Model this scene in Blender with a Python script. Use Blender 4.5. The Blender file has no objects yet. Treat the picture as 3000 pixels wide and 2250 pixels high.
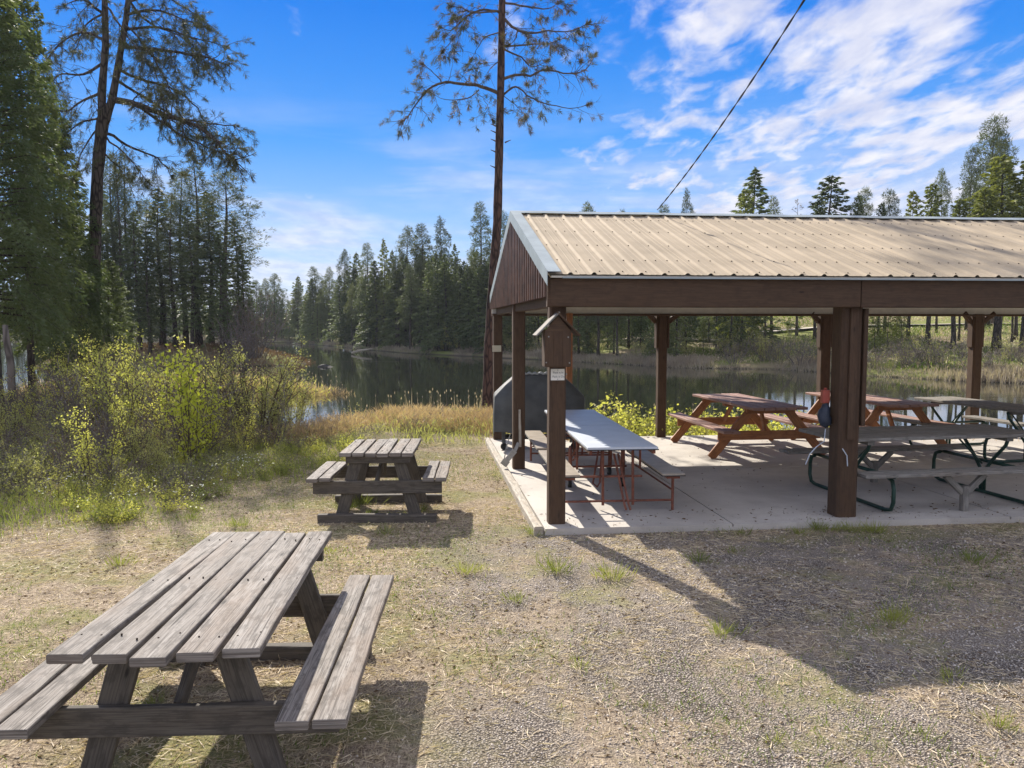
import bpy, math, random
import numpy as np
from mathutils import Vector, Matrix
R = math.radians
sc = bpy.context.scene
col = sc.collection
# ------------------------------------------------------------------ camera, sun, sky, exposure
cam = bpy.data.objects.new('camera', bpy.data.cameras.new('camera')); col.objects.link(cam)
cam.location = (0, 0, 2.2); cam.rotation_euler = (math.pi/2-.0752, 0, 0)
cam.data.lens = 27.6; cam.data.sensor_width = 36; cam.data.clip_end = 3000; cam.data.clip_start = .05
sc.camera = cam
SUN_AZ, SUN_EL = -26., 35.2            # degrees, azimuth measured from +Y towards +X
sun = bpy.data.objects.new('sun', bpy.data.lights.new('sun', 'SUN')); col.objects.link(sun)
sun.data.energy = 4.3; sun.data.angle = R(.55); sun.data.color = (1, .93, .82)
sd = Vector((math.sin(R(SUN_AZ))*math.cos(R(SUN_EL)), math.cos(R(SUN_AZ))*math.cos(R(SUN_EL)), math.sin(R(SUN_EL))))
sun.rotation_euler = sd.to_track_quat('Z', 'Y').to_euler(); sun.location = sd*40
sc.view_settings.view_transform = 'Standard'; sc.view_settings.look = 'None'
sc.view_settings.gamma = 1; sc.view_settings.use_curve_mapping = False
sc.view_settings.exposure = 1.0
sc.cycles.max_bounces = 6; sc.cycles.transparent_max_bounces = 6; sc.cycles.use_denoising = True
sc.cycles.sample_clamp_indirect = 4

class NT:
    """tiny node-tree helper"""
    def __init__(s, t): s.t = t; s.n = t.nodes; s.l = t.links
    def a(s, kind, **kw):
        n = s.n.new(kind)
        for k, v in kw.items():
            if k.startswith('_'): setattr(n, k[1:], v)
            else: s.set(n.inputs[int(k[1:]) if k[0] == 'i' and k[1:].isdigit() else k.replace('__', ' ')], v)
        return n
    def set(s, inp, v):
        if hasattr(v, 'is_output') or hasattr(v, 'links'): s.l.new(v, inp)
        else: inp.default_value = v
    def math(s, op, a, b=0., c=None, clamp=False):
        n = s.n.new('ShaderNodeMath'); n.operation = op; n.use_clamp = clamp
        s.set(n.inputs[0], a); s.set(n.inputs[1], b)
        if c is not None: s.set(n.inputs[2], c)
        return n.outputs[0]
    def mix(s, f, a, b, mode='MIX'):
        n = s.n.new('ShaderNodeMix'); n.data_type = 'RGBA'; n.blend_type = mode
        s.set(n.inputs[0], f); s.set(n.inputs[6], a if not isinstance(a, tuple) else (*a, 1) if len(a) == 3 else a)
        s.set(n.inputs[7], b if not isinstance(b, tuple) else (*b, 1) if len(b) == 3 else b)
        return n.outputs[2]
    def noise(s, vec, scale, detail=4., rough=.55, dist=0.):
        n = s.n.new('ShaderNodeTexNoise')
        if vec is not None: s.l.new(vec, n.inputs['Vector'])
        n.inputs['Scale'].default_value = scale; n.inputs['Detail'].default_value = detail
        n.inputs['Roughness'].default_value = rough; n.inputs['Distortion'].default_value = dist
        return n.outputs[0]
    def ramp(s, f, lo, hi, smooth=True):
        n = s.n.new('ShaderNodeMapRange'); n.interpolation_type = 'SMOOTHSTEP' if smooth else 'LINEAR'
        s.set(n.inputs[0], f); n.inputs[1].default_value = lo; n.inputs[2].default_value = hi
        return n.outputs[0]
    def mapv(s, vec, scale=(1, 1, 1), rot=(0, 0, 0), loc=(0, 0, 0)):
        n = s.n.new('ShaderNodeMapping'); s.l.new(vec, n.inputs[0])
        n.inputs[1].default_value = loc; n.inputs[2].default_value = rot; n.inputs[3].default_value = scale
        return n.outputs[0]

w = bpy.data.worlds.new('World'); sc.world = w; w.use_nodes = True
T = NT(w.node_tree); w.node_tree.nodes.clear()
sky = T.a('ShaderNodeTexSky', _sky_type='NISHITA', _sun_disc=False, _sun_elevation=R(SUN_EL), _sun_rotation=R(SUN_AZ),
          _altitude=900., _air_density=1., _dust_density=.15, _ozone_density=2.2)
tc = T.a('ShaderNodeTexCoord').outputs['Generated']
sep = T.a('ShaderNodeSeparateXYZ', i0=tc)
zz = T.math('MAXIMUM', sep.outputs[2], .0)
den = T.math('ADD', zz, .10)
cx = T.math('DIVIDE', sep.outputs[0], den); cy = T.math('DIVIDE', sep.outputs[1], den)
comb = T.a('ShaderNodeCombineXYZ', i0=cx, i1=cy, i2=0.).outputs[0]
# saturated blue zenith fading to a pale horizon
hsv = T.a('ShaderNodeHueSaturation', Saturation=1.28, Value=1., Color=sky.outputs[0]).outputs[0]
grad = T.a('ShaderNodeValToRGB', Fac=sep.outputs[2])
for i_, (p_, c_) in enumerate(((0., (.60, .76, 1.)), (.10, (.36, .60, 1.)), (.22, (.070, .36, .97)), (.36, (.002, .215, .87)), (1., (.002, .13, .60)))):
    e_ = grad.color_ramp.elements[i_] if i_ < 2 else grad.color_ramp.elements.new(p_)
    e_.position = p_; e_.color = (*c_, 1)
grd = T.mix(1., grad.outputs[0], (5., 5., 5.), 'MULTIPLY')
tint = T.mix(.94, hsv, grd)
# clouds: rows of puffs drawn out to the upper right, thicker to the right of the picture
v1 = T.mapv(comb, scale=(1.35, .62, 1), rot=(0, 0, R(22)))
n1 = T.noise(v1, 2.0, 5., .52, .2)
v2 = T.mapv(comb, scale=(2.6, 1.5, 1), rot=(0, 0, R(30)), loc=(3.1, 1.2, 0))
n2 = T.noise(v2, 3.6, 5., .55, .3)
az = T.math('DIVIDE', sep.outputs[0], T.math('MAXIMUM', sep.outputs[1], .05))
right = T.ramp(T.math('ADD', az, T.math('MULTIPLY', T.math('SUBTRACT', T.noise(comb, .8, 2.), .5), .35)), -.10, .30)
dens = T.math('ADD', T.math('MULTIPLY', n1, .62), T.math('MULTIPLY', n2, .38))
dens = T.math('ADD', dens, T.math('MULTIPLY', T.math('SUBTRACT', right, 1.), .21))
rear_fill = T.math('MAXIMUM', T.ramp(sep.outputs[1], .25, -.25), T.ramp(sep.outputs[2], .42, .60))   # unseen cloud added behind and above the camera for white fill light
dens = T.math('ADD', dens, T.math('MULTIPLY', rear_fill, .26))
cl = T.ramp(dens, .405, .575)
low = T.noise(T.mapv(tc, scale=(1.1, 1.1, 9), rot=(0, R(4), 0)), 2.6, 6., .55, .3)
lowm = T.math('MULTIPLY', T.ramp(low, .36, .66), T.math('SUBTRACT', 1., T.ramp(sep.outputs[2], .07, .30)))
cm = T.math('MAXIMUM', T.math('MULTIPLY', cl, .92), T.math('MULTIPLY', lowm, .8))
above = T.ramp(sep.outputs[2], -.01, .03)
cm = T.math('MULTIPLY', cm, above)
shade = T.ramp(T.noise(v1, 5.5, 4.), .3, .7)
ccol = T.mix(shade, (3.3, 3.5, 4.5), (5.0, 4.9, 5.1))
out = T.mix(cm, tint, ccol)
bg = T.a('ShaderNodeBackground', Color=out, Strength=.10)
T.l.new(bg.outputs[0], T.a('ShaderNodeOutputWorld').inputs[0])

# ------------------------------------------------------------------ layout helpers
F_, PIT = 2300., .0752
def ray(px, py):
    X, Y = px-1500, py-1125; c, s = math.cos(PIT), math.sin(PIT)
    return (X, F_*c-Y*s, -F_*s-Y*c)
def gz(px, py, z=0.):
    r = ray(px, py); t = (z-2.2)/r[2]; return (r[0]*t, r[1]*t, z)
def gy(px, py, y):
    r = ray(px, py); t = y/r[1]; return (r[0]*t, y, r[2]*t+2.2)
AA, BB, OX, OY, WD, SP = .100, .115, .395, 8.47, 6.5, 3.25
def PM(u, v, z=0.):
    return (OX+u*math.cos(AA)-v*math.sin(BB), OY+u*math.sin(AA)+v*math.cos(BB), z)

# ------------------------------------------------------------------ materials
MATS = {}
def newmat(name):
    m = bpy.data.materials.new(name); m.use_nodes = True; m.node_tree.nodes.clear(); MATS[name] = m
    t = NT(m.node_tree); o = t.a('ShaderNodeOutputMaterial'); return m, t, o
def principled(t, o, colr, rough=.7, metal=0., bump=None, bstr=.3, bdist=.01, spec=.5):
    p = t.a('ShaderNodeBsdfPrincipled')
    t.set(p.inputs['Base Color'], (*colr, 1) if isinstance(colr, tuple) and len(colr) == 3 else colr)
    t.set(p.inputs['Roughness'], rough); t.set(p.inputs['Metallic'], metal); t.set(p.inputs['Specular IOR Level'], spec)
    if bump is not None:
        b = t.a('ShaderNodeBump', Strength=bstr, Distance=bdist, Height=bump); t.l.new(b.outputs[0], p.inputs['Normal'])
    t.l.new(p.outputs[0], o.inputs[0]); return p
def wood_mat(name, c1, c2, c3, rough=.8, grain=1., rust=None, knots=True):
    """c1 main, c2 dark grain, c3 light streak; UV: u metres along, v metres across"""
    m, t, o = newmat(name)
    uv = t.a('ShaderNodeUVMap').outputs[0]
    isl = t.a('ShaderNodeNewGeometry').outputs['Random Per Island']
    g1 = t.noise(t.mapv(uv, (3.5, 120, 1)), 1., 6., .65, .5)
    g2 = t.noise(t.mapv(uv, (1.1, 22, 1)), 1., 5., .65, 1.6)
    g3 = t.noise(t.mapv(uv, (7, 16, 1)), 1., 6., .65)
    g4 = t.noise(t.mapv(uv, (1.3, 3.5, 1), loc=(5, 1, 0)), 1., 4., .6)
    crack = t.ramp(t.noise(t.mapv(uv, (.9, 60, 1), loc=(3, 7, 0)), 1., 3., .5, .8), .655, .70)
    c = t.mix(t.ramp(g1, .34, .58), c2, c1)
    c = t.mix(t.math('MULTIPLY', t.ramp(g2, .48, .70), .65*grain), c, c3)
    c = t.mix(t.math('MULTIPLY', t.ramp(g3, .48, .62), .68), c, c2)
    c = t.mix(t.math('MULTIPLY', t.ramp(g4, .45, .70), .45*grain), c, tuple(a*.8+b*.2 for a, b in zip((c1[0]*1.02, c1[1]*.80, c1[2]*.62), c2)))
    c = t.mix(t.math('MULTIPLY', isl, .38), c, tuple(x*.62 for x in c1))
    if rust: c = t.mix(t.math('MULTIPLY', t.ramp(t.noise(t.mapv(uv, (1.2, 3, 1), loc=(9, 2, 0)), 1., 4.), .48, .68), .6), c, rust)
    c = t.mix(t.math('MULTIPLY', crack, .85*grain), c, tuple(x*.18 for x in c2))
    if knots:
        wob = t.noise(t.mapv(uv, (9, 30, 1)), 1., 3.)
        vo = t.a('ShaderNodeTexVoronoi', Vector=t.mapv(uv, (1.9, 6.5, 1)), Scale=1.); kd = t.math('ADD', vo.outputs['Distance'], t.math('MULTIPLY', wob, .06)); kn = t.ramp(kd, .125, .06)
        ring = t.ramp(kd, .22, .13)
        c = t.mix(t.math('MULTIPLY', ring, .35), c, c2); c = t.mix(t.math('MULTIPLY', kn, .85), c, tuple(x*.25 for x in c2))
    h = t.math('SUBTRACT', g1, t.math('MULTIPLY', crack, .9))
    principled(t, o, c, rough, bump=h, bstr=.55*grain, bdist=.006, spec=.35)
    return m
def paint_mat(name, c, var=.25, rough=.6, metal=0., scale=9., bstr=.15, spec=.4):
    m, t, o = newmat(name)
    ob = t.a('ShaderNodeTexCoord').outputs['Object']
    n = t.noise(ob, scale, 6., .6); n2 = t.noise(ob, scale*7, 3., .5)
    cc = t.mix(t.ramp(n, .3, .72), tuple(x*(1-var) for x in c), tuple(min(1, x*(1+var)) for x in c))
    principled(t, o, cc, rough, metal, bump=n2, bstr=bstr, bdist=.003, spec=spec); return m
def leaf_mat(name, c1, c2, trans=.35, vary=.3, rough=.6, nscale=.5):
    m, t, o = newmat(name)
    oi = t.a('ShaderNodeObjectInfo'); ge = t.a('ShaderNodeNewGeometry')
    n = t.noise(ge.outputs['Position'], nscale, 3.); rnd = ge.outputs['Random Per Island']
    c = t.mix(t.math('ADD', t.math('MULTIPLY', t.ramp(n, .3, .7), .6), t.math('MULTIPLY', rnd, .4)), c1, c2)
    c = t.mix(t.math('MULTIPLY', t.ramp(oi.outputs['Random'], .35, 1.), vary), c, tuple(x*.45 for x in c1))
    c = t.mix(t.math('MULTIPLY', t.ramp(oi.outputs['Random'], .4, .0), vary), c, (c2[0]*1.15, c2[1]*1.05, c2[2]*.9))
    df = t.a('ShaderNodeBsdfPrincipled', Roughness=rough); t.l.new(c, df.inputs['Base Color']); df.inputs['Specular IOR Level'].default_value = .25
    tr = t.a('ShaderNodeBsdfTranslucent', Color=t.mix(1., c, (1.3, 1.35, .8), 'MULTIPLY'))
    mx = t.a('ShaderNodeMixShader', i0=trans, i1=df.outputs[0], i2=tr.outputs[0])
    t.l.new(mx.outputs[0], o.inputs[0]); return m

wood_mat('grey_wood', (.262, .232, .205), (.070, .060, .052), (.44, .41, .375), grain=1.)
wood_mat('dark_old_wood', (.125, .108, .088), (.055, .047, .040), (.20, .18, .155), grain=.6)
wood_mat('pale_grey_wood', (.29, .27, .24), (.13, .12, .105), (.42, .40, .37), grain=.7)  # lighter grey wood with softer grain contrast
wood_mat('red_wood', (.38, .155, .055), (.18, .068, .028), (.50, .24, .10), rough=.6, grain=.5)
wood_mat('red_top_wood', (.36, .21, .16), (.19, .10, .075), (.50, .34, .28), rough=.6, grain=.6)
wood_mat('brown_post', (.094, .054, .030), (.055, .031, .018), (.135, .084, .052), rough=.75, grain=.6, knots=True)
wood_mat('pale_timber', (.52, .47, .39), (.25, .22, .18), (.66, .62, .54), grain=.8, knots=False)
paint_mat('roof_tan', (.41, .335, .24), .12, .8, 0., 1.3, .05, .12)
paint_mat('roof_under', (.62, .58, .50), .06, .6)
paint_mat('trim_teal', (.32, .37, .38), .12, .45, 0., 3.)
paint_mat('siding_brown', (.110, .056, .036), .45, .42, 0., 5.)
paint_mat('screw_dark', (.045, .032, .025), .2, .9, spec=.1)
paint_mat('white_laminate', (.60, .64, .70), .06, .35, 0., 4., .04)
paint_mat('edge_black', (.02, .02, .022), .1, .5)
paint_mat('bench_laminate', (.36, .31, .25), .15, .4, 0., 6.)
paint_mat('red_tube', (.20, .070, .042), .35, .5, .2, 12.)
paint_mat('green_tube', (.020, .055, .040), .25, .45, .1, 12.)
paint_mat('rubber', (.02, .02, .02), .2, .7)
paint_mat('cover_grey', (.085, .09, .09), .25, .62, 0., 3., .3)
paint_mat('cover_light', (.34, .36, .36), .2, .5, 0., 6., .3)
paint_mat('steel', (.32, .32, .31), .2, .4, .7)
paint_mat('sign_white', (.78, .76, .70), .05, .5)
paint_mat('sign_ink', (.10, .10, .10), .1, .6)
paint_mat('tan_paper', (.50, .45, .33), .08, .6)
paint_mat('red_plastic', (.38, .075, .05), .1, .4)
paint_mat('dark_bag', (.035, .045, .07), .3, .4)
paint_mat('pale_plastic', (.55, .60, .66), .1, .3)
paint_mat('cable_black', (.025, .027, .032), .2, .5)
paint_mat('boulder', (.055, .05, .045), .5, .9, 0., 1.5, .6)
paint_mat('white_paint', (.7, .7, .7), .1, .5)
def bark(name, c1, c2, sc_=3.):
    m, t, o = newmat(name)
    ob = t.a('ShaderNodeTexCoord').outputs['Object']
    v = t.a('ShaderNodeTexVoronoi', Vector=t.mapv(ob, (sc_*3, sc_*3, sc_*.8)), Scale=1., _feature='DISTANCE_TO_EDGE').outputs[0]
    n = t.noise(t.mapv(ob, (1, 1, .3)), 9., 5.)
    c = t.mix(t.ramp(t.math('ADD', v, t.math('MULTIPLY', n, .25)), .10, .34), c2, c1)
    principled(t, o, c, .9, bump=t.math('ADD', v, t.math('MULTIPLY', n, .4)), bstr=.8, bdist=.03, spec=.2)
bark('pine_bark', (.105, .062, .048), (.028, .019, .016))
bark('dark_bark', (.105, .085, .070), (.030, .025, .022))
bark('pale_bark', (.17, .145, .125), (.07, .06, .052), 2.)
paint_mat('twig_brown', (.105, .075, .055), .4, .9)
paint_mat('twig_grey', (.17, .145, .13), .4, .9)
leaf_mat('pine_needles', (.060, .072, .030), (.120, .115, .052), .25, .25)
leaf_mat('brown_needles', (.135, .095, .048), (.20, .145, .075), .25, .2)
leaf_mat('fir_needles', (.022, .046, .016), (.060, .095, .028), .22, .4)
leaf_mat('near_fir_needles', (.070, .100, .042), (.140, .165, .070), .35, .25)
leaf_mat('far_fir', (.080, .112, .050), (.175, .205, .085), .35, .65, nscale=.15)
leaf_mat('far_pine', (.068, .092, .050), (.150, .170, .080), .30, .5, nscale=.2)
leaf_mat('light_fir', (.12, .145, .035), (.22, .235, .065), .35, .2)
leaf_mat('shrub_leaf', (.38, .39, .10), (.66, .62, .19), .5, .2)
leaf_mat('olive_leaf', (.28, .29, .11), (.50, .48, .20), .45, .25)
leaf_mat('maple_leaf', (.38, .42, .045), (.60, .60, .10), .42, .1)
leaf_mat('grass_green', (.10, .16, .030), (.22, .27, .06), .35, .2)
leaf_mat('weed_green', (.16, .20, .05), (.34, .36, .10), .35, .3)
leaf_mat('straw', (.29, .22, .15), (.80, .69, .52), .2, .2, nscale=9.)
leaf_mat('reed_tan', (.33, .22, .14), (.60, .45, .30), .35, .2)
leaf_mat('far_reed', (.27, .22, .175), (.50, .42, .34), .3, .2)
leaf_mat('flower_white', (.80, .78, .80), (.9, .9, .92), .4, .0)
leaf_mat('dead_leaf', (.12, .075, .045), (.24, .16, .10), .15, .3)

# ------------------------------------------------------------------ mesh helpers
def tag(o, label=None, cat=None, group=None, kind=None):
    if label: o['label'] = label
    if cat: o['category'] = cat
    if group: o['group'] = group
    if kind: o['kind'] = kind
    return o
def empty(name, loc=(0, 0, 0), rz=0., label=None, cat=None, group=None):
    o = bpy.data.objects.new(name, None); col.objects.link(o); o.location = loc; o.rotation_euler = (0, 0, rz)
    o.empty_display_size = .2; return tag(o, label, cat, group)
def link(name, me, parent=None):
    o = bpy.data.objects.new(name, me); col.objects.link(o)
    if parent: o.parent = parent
    return o
def npmesh(name, V, Q, mat, smooth=False):
    """V (n,3), Q (m,k) one polygon size"""
    V = np.asarray(V, dtype=np.float32); Q = np.asarray(Q, dtype=np.int32)
    me = bpy.data.meshes.new(name); k = Q.shape[1]
    me.vertices.add(len(V)); me.vertices.foreach_set('co', V.ravel())
    me.loops.add(Q.size); me.loops.foreach_set('vertex_index', Q.ravel())
    me.polygons.add(len(Q)); me.polygons.foreach_set('loop_start', np.arange(0, Q.size, k, dtype=np.int32))
    if smooth: me.polygons.foreach_set('use_smooth', np.ones(len(Q), dtype=bool))
    me.update(calc_edges=True); me.validate()
    me.materials.append(MATS[mat] if isinstance(mat, str) else mat); return me
class MB:
    """collects shapes into one mesh with metre-scaled UVs"""
    def __init__(s, seed=0): s.v = []; s.f = []; s.uv = []; s.mi = []; s.r = random.Random(seed)
    def face(s, idx, uvs, mi=0): s.f.append(idx); s.uv.append(uvs); s.mi.append(mi)
    def beam(s, p0, p1, wd, th, up=(0, 0, 1), n=1, jit=0., mi=0, end_jit=0., cut=0.):
        """plank from p0 to p1 (centre line), wd across, th along up"""
        p0, p1, up = Vector(p0), Vector(p1), Vector(up)
        d = (p1-p0).normalized()
        if abs(d.dot(up.normalized())) > .98: up = Vector((0, 1, 0))
        sd_ = d.cross(up).normalized(); up = sd_.cross(d).normalized()
        L = (p1-p0).length; b = len(s.v); r = s.r; ou, ov = r.uniform(0, 50), r.uniform(0, 50)
        p0 = p0-d*r.uniform(0, end_jit); L += r.uniform(0, end_jit)
        ch = min(wd, th)*.12; cn = []
        for sx, sy in ((-1, -1), (1, -1), (1, 1), (-1, 1)):
            a = (sx*(wd/2-ch), sy*th/2); c = (sx*wd/2, sy*(th/2-ch))
            cn += [a, c] if (sx, sy) in ((1, -1), (-1, 1)) else [c, a]
        ph = [r.uniform(0, 6.3) for _ in range(4)]
        for i in range(n+1):
            t = i/n; c = p0+d*(L*t)
            jw = jit*math.sin(ph[0]+t*5)+jit*.5*math.sin(ph[1]+t*13); jz = jit*.7*math.sin(ph[2]+t*4)
            for k, (x, y) in enumerate(cn):
                s.v.append(c+sd_*(x+(jw if x > 0 else -jw*.6)+r.uniform(-jit, jit)*.25)+up*(y+jz))
        per = [0.]
        for k in range(8):
            a, c = cn[k], cn[(k+1) % 8]; per.append(per[-1]+math.dist(a, c))
        for i in range(n):
            for k in range(8):
                a = b+i*8+k; c = b+i*8+(k+1) % 8
                u0, u1 = ou+L*i/n, ou+L*(i+1)/n
                s.face((a, c, c+8, a+8), [(u0, ov+per[k]), (u0, ov+per[k+1]), (u1, ov+per[k+1]), (u1, ov+per[k])], mi)
        for st, od in ((b, 1), (b+n*8, -1)):
            ids = [st+k for k in range(8)][::-od]; s.face(tuple(ids), [(ou+cn[(q-st)][0]*.3, ov+cn[(q-st)][1]) for q in ids], mi)
        return s
    def tube(s, pts, rad, sides=8, mi=0, cap=True):
        pts = [Vector(p) for p in pts]; b = len(s.v); n = len(pts); prev = None; L = 0; ls = []
        rads = rad if isinstance(rad, (list, tuple)) else [rad]*n
        for i, p in enumerate(pts):
            d = (pts[min(i+1, n-1)]-pts[max(i-1, 0)]).normalized()
            if prev is None: prev = d.orthogonal().normalized()
            x = (prev-d*prev.dot(d)).normalized(); y = d.cross(x); prev = x
            if i: L += (p-pts[i-1]).length
            ls.append(L)
            for k in range(sides):
                a = 2*math.pi*k/sides; s.v.append(p+(x*math.cos(a)+y*math.sin(a))*rads[i])
        for i in range(n-1):
            for k in range(sides):
                a = b+i*sides+k; c = b+i*sides+(k+1) % sides
                s.face((a, c, c+sides, a+sides), [(ls[i], k*.05), (ls[i], k*.05+.05), (ls[i+1], k*.05+.05), (ls[i+1], k*.05)], mi)
        if cap:
            s.face(tuple(b+k for k in range(sides))[::-1], [(0, 0)]*sides, mi)
            s.face(tuple(b+(n-1)*sides+k for k in range(sides)), [(0, 0)]*sides, mi)
        return s
    def box(s, x0, x1, y0, y1, z0, z1, mi=0):
        return s.beam(((x0+x1)/2, y0, (z0+z1)/2), ((x0+x1)/2, y1, (z0+z1)/2), x1-x0, z1-z0, mi=mi)
    def poly(s, pts, mi=0):
        b = len(s.v); s.v += [Vector(p) for p in pts]; s.face(tuple(range(b, b+len(pts))), [(p[0], p[1]) for p in pts], mi); return s
    def prism(s, poly, d, mi=0):
        """polygon (3d points) extruded by vector d"""
        n = len(poly); b = len(s.v); d = Vector(d); P = [Vector(p) for p in poly]; s.v += P+[p+d for p in P]
        s.face(tuple(range(b+n-1, b-1, -1)), [(P[k].x, P[k].z) for k in range(n-1, -1, -1)], mi)
        s.face(tuple(range(b+n, b+2*n)), [(P[k].x, P[k].z) for k in range(n)], mi)
        for k in range(n):
            j = (k+1) % n; L = (P[j]-P[k]).length
            s.face((b+k, b+j, b+n+j, b+n+k), [(0, 0), (L, 0), (L, d.length), (0, d.length)], mi)
        return s
    def build(s, name, mats, parent=None, smooth=False, bevel=0.):
        me = bpy.data.meshes.new(name); me.from_pydata([tuple(v) for v in s.v], [], s.f)
        uvl = me.uv_layers.new(name='UVMap'); flat = [c for f in s.uv for p in f for c in p]
        uvl.data.foreach_set('uv', flat); me.polygons.foreach_set('material_index', s.mi)
        if smooth: me.polygons.foreach_set('use_smooth', [True]*len(s.f))
        for m in ([mats] if isinstance(mats, str) else mats): me.materials.append(MATS[m])
        me.update(); o = link(name, me, parent)
        if bevel: b = o.modifiers.new('bevel', 'BEVEL'); b.width = bevel; b.segments = 2
        return o

# ------------------------------------------------------------------ terrain
def sstep(x, a, b):
    t = np.clip((np.asarray(x, float)-a)/(b-a), 0, 1); return t*t*(3-2*t)
def vnoise(x, y, sc_, seed=0):
    x = np.asarray(x, float)/sc_; y = np.asarray(y, float)/sc_; o = 0
    for k in range(4):
        rr = np.random.RandomState(seed*7+k); a, b_, c, d = rr.uniform(0, 6.28, 4); f = 1.7**k
        th = rr.uniform(0, 6.28); o = o+np.sin((x*math.cos(th)+y*math.sin(th))*f+a)*np.sin((y*math.cos(th)-x*math.sin(th))*f*1.1+b_)/f
    return o*.5
NX = [-200, -60, -30, -16, -13, -10.5, -9, -6, -4.5, -3.0, .3, 1.6, 6, 14, 40, 200]
NY = [60, 42, 34, 32, 29, 24.5, 22.5, 20.8, 22, 25.2, 25.2, 20.5, 19.5, 19, 18, 10]
FX = [-300, -100, -60, -38, -25, -18, -12, -3, 6, 12, 19, 22, 27, 45, 100, 300]
FY = [190, 165, 150, 136, 112, 98, 87, 77, 66, 57, 54, 47, 42, 36, 30, 0]
def height(x, y):
    x = np.asarray(x, float); y = np.asarray(y, float)
    dn = np.interp(x, NX, NY)+vnoise(x, y, 3., 1)*.7-y          # >0 on the near land
    z = -1.7+sstep(dn, -2.5, 1.0)*.95+sstep(dn, .5, 8)*.68
    z = z+sstep(dn, 0, 3)*vnoise(x, y, 2.2, 3)*.03*sstep(abs(x-4), 4, 9)
    df = y-(np.interp(x, FX, FY)+vnoise(x, y, 9., 2)*1.2)
    sl = np.interp(x, [-40, -5, 8, 20], [.035, .04, .075, .095])
    zf = -1.7+sstep(df, -3, .8)*1.1+np.maximum(df-.5, 0)*sl*(1-.35*sstep(df, 35, 90))
    zf = np.minimum(zf, 14+0*zf)+vnoise(x, y, 14., 5)*.5*sstep(df, 4, 25)
    z = np.where(df > -4, np.maximum(z, zf), z)
    rp = ((x+27)/11.5)**2+((y-63)/6.5)**2
    z = np.maximum(z, .45-1.6*rp**1.5+vnoise(x, y, 3, 8)*.15)
    rs = ((x+15.5)/7.5)**2+((y-35)/2.4)**2
    z = np.maximum(z, -.62-.6*rs**1.5)
    return z
def hz(x, y): return float(height(x, y))
def ground():
    xs = []
    ys = np.concatenate([np.arange(-6, 14, .16), np.arange(14, 30, .3), np.arange(30, 150, 1.), np.geomspace(150, 1500, 30)])
    t = np.concatenate([np.arange(0, 14, .16), np.arange(14, 30, .35), np.arange(30, 120, 1.2), np.geomspace(120, 1500, 25)])
    xs = np.concatenate([-t[:0:-1], t])
    X, Y = np.meshgrid(xs, ys); Z = height(X, Y)
    V = np.stack([X, Y, Z], -1).reshape(-1, 3); n, m_ = len(ys), len(xs)
    i = np.arange(n-1)[:, None]*m_+np.arange(m_-1)[None]; i = i.ravel()
    Q = np.stack([i, i+1, i+m_+1, i+m_], -1)
    m, t_, o = newmat('ground_mat')
    P = t_.a('ShaderNodeNewGeometry').outputs['Position']; s = t_.a('ShaderNodeSeparateXYZ', i0=P)
    # gravel
    gv = t_.a('ShaderNodeTexVoronoi', Vector=P, Scale=75.); gc = t_.a('ShaderNodeSeparateColor', i0=gv.outputs['Color']).outputs[0]
    gv2 = t_.a('ShaderNodeTexVoronoi', Vector=P, Scale=110.)
    grav = t_.mix(gc, (.29, .245, .20), (.70, .62, .53))
    grav = t_.mix(t_.ramp(gv.outputs['Distance'], .25, .62), grav, (.14, .115, .095))
    grav = t_.mix(t_.math('MULTIPLY', t_.ramp(t_.noise(P, 1.4, 4.), .42, .64), .5), grav, (.44, .37, .30))
    fine = t_.noise(P, 60., 3.)
    # dead grass and pine litter
    st = t_.noise(t_.mapv(P, (30, 9, 9), rot=(0, 0, .5)), 2., 5., .7, 1.5); st2 = t_.noise(t_.mapv(P, (9, 34, 9), rot=(0, 0, .2)), 2., 5., .7, 1.5)
    lit = t_.mix(t_.ramp(t_.math('MAXIMUM', st, st2), .42, .66), (.13, .09, .06), (.62, .50, .35))
    green = t_.mix(t_.ramp(fine, .35, .65), (.115, .145, .030), (.27, .27, .075))
    gmask = t_.math('MULTIPLY', t_.ramp(t_.noise(P, .9, 6., .68), .46, .60), .62)
    lit = t_.mix(t_.math('MULTIPLY', t_.ramp(t_.noise(P, 1.9, 6., .7), .50, .66), .55), lit, (.14, .10, .07))
    turf = t_.mix(gmask, lit, green)
    # where gravel is: in front of the pavilion, breaking up irregularly
    nz = t_.noise(P, .55, 4.)
    gx = t_.math('ADD', s.outputs[0], t_.math('MULTIPLY', t_.math('SUBTRACT', nz, .5), 3.2))
    gy_ = t_.math('ADD', s.outputs[1], t_.math('MULTIPLY', t_.math('SUBTRACT', nz, .5), 2.))
    gm = t_.math('MULTIPLY', t_.ramp(gx, -1.4, .2), t_.ramp(gy_, 9.4, 7.9))
    gm = t_.math('MULTIPLY', gm, t_.math('SUBTRACT', 1., t_.math('MULTIPLY', t_.ramp(t_.noise(P, 1.3, 6., .7), .44, .60), .85)))
    base = t_.mix(gm, turf, grav)
    # dark damp soil under the shrubs and along the shore
    soil = t_.math('MULTIPLY', t_.ramp(t_.math('SUBTRACT', s.outputs[1], t_.math('MULTIPLY', s.outputs[0], .9)), 11.5, 14.5), t_.ramp(s.outputs[0], .5, -2.5))
    soil = t_.math('MULTIPLY', soil, t_.ramp(s.outputs[1], 45., 25.))
    base = t_.mix(t_.math('MULTIPLY', soil, .55), base, (.085, .062, .042))
    # far side: meadow green, dry grass, bare brown earth
    far = t_.ramp(s.outputs[1], 28., 34.)
    fn = t_.noise(P, .16, 5., .6); fm = t_.mix(t_.ramp(fn, .40, .56), (.24, .19, .12), (.20, .22, .055))
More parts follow.
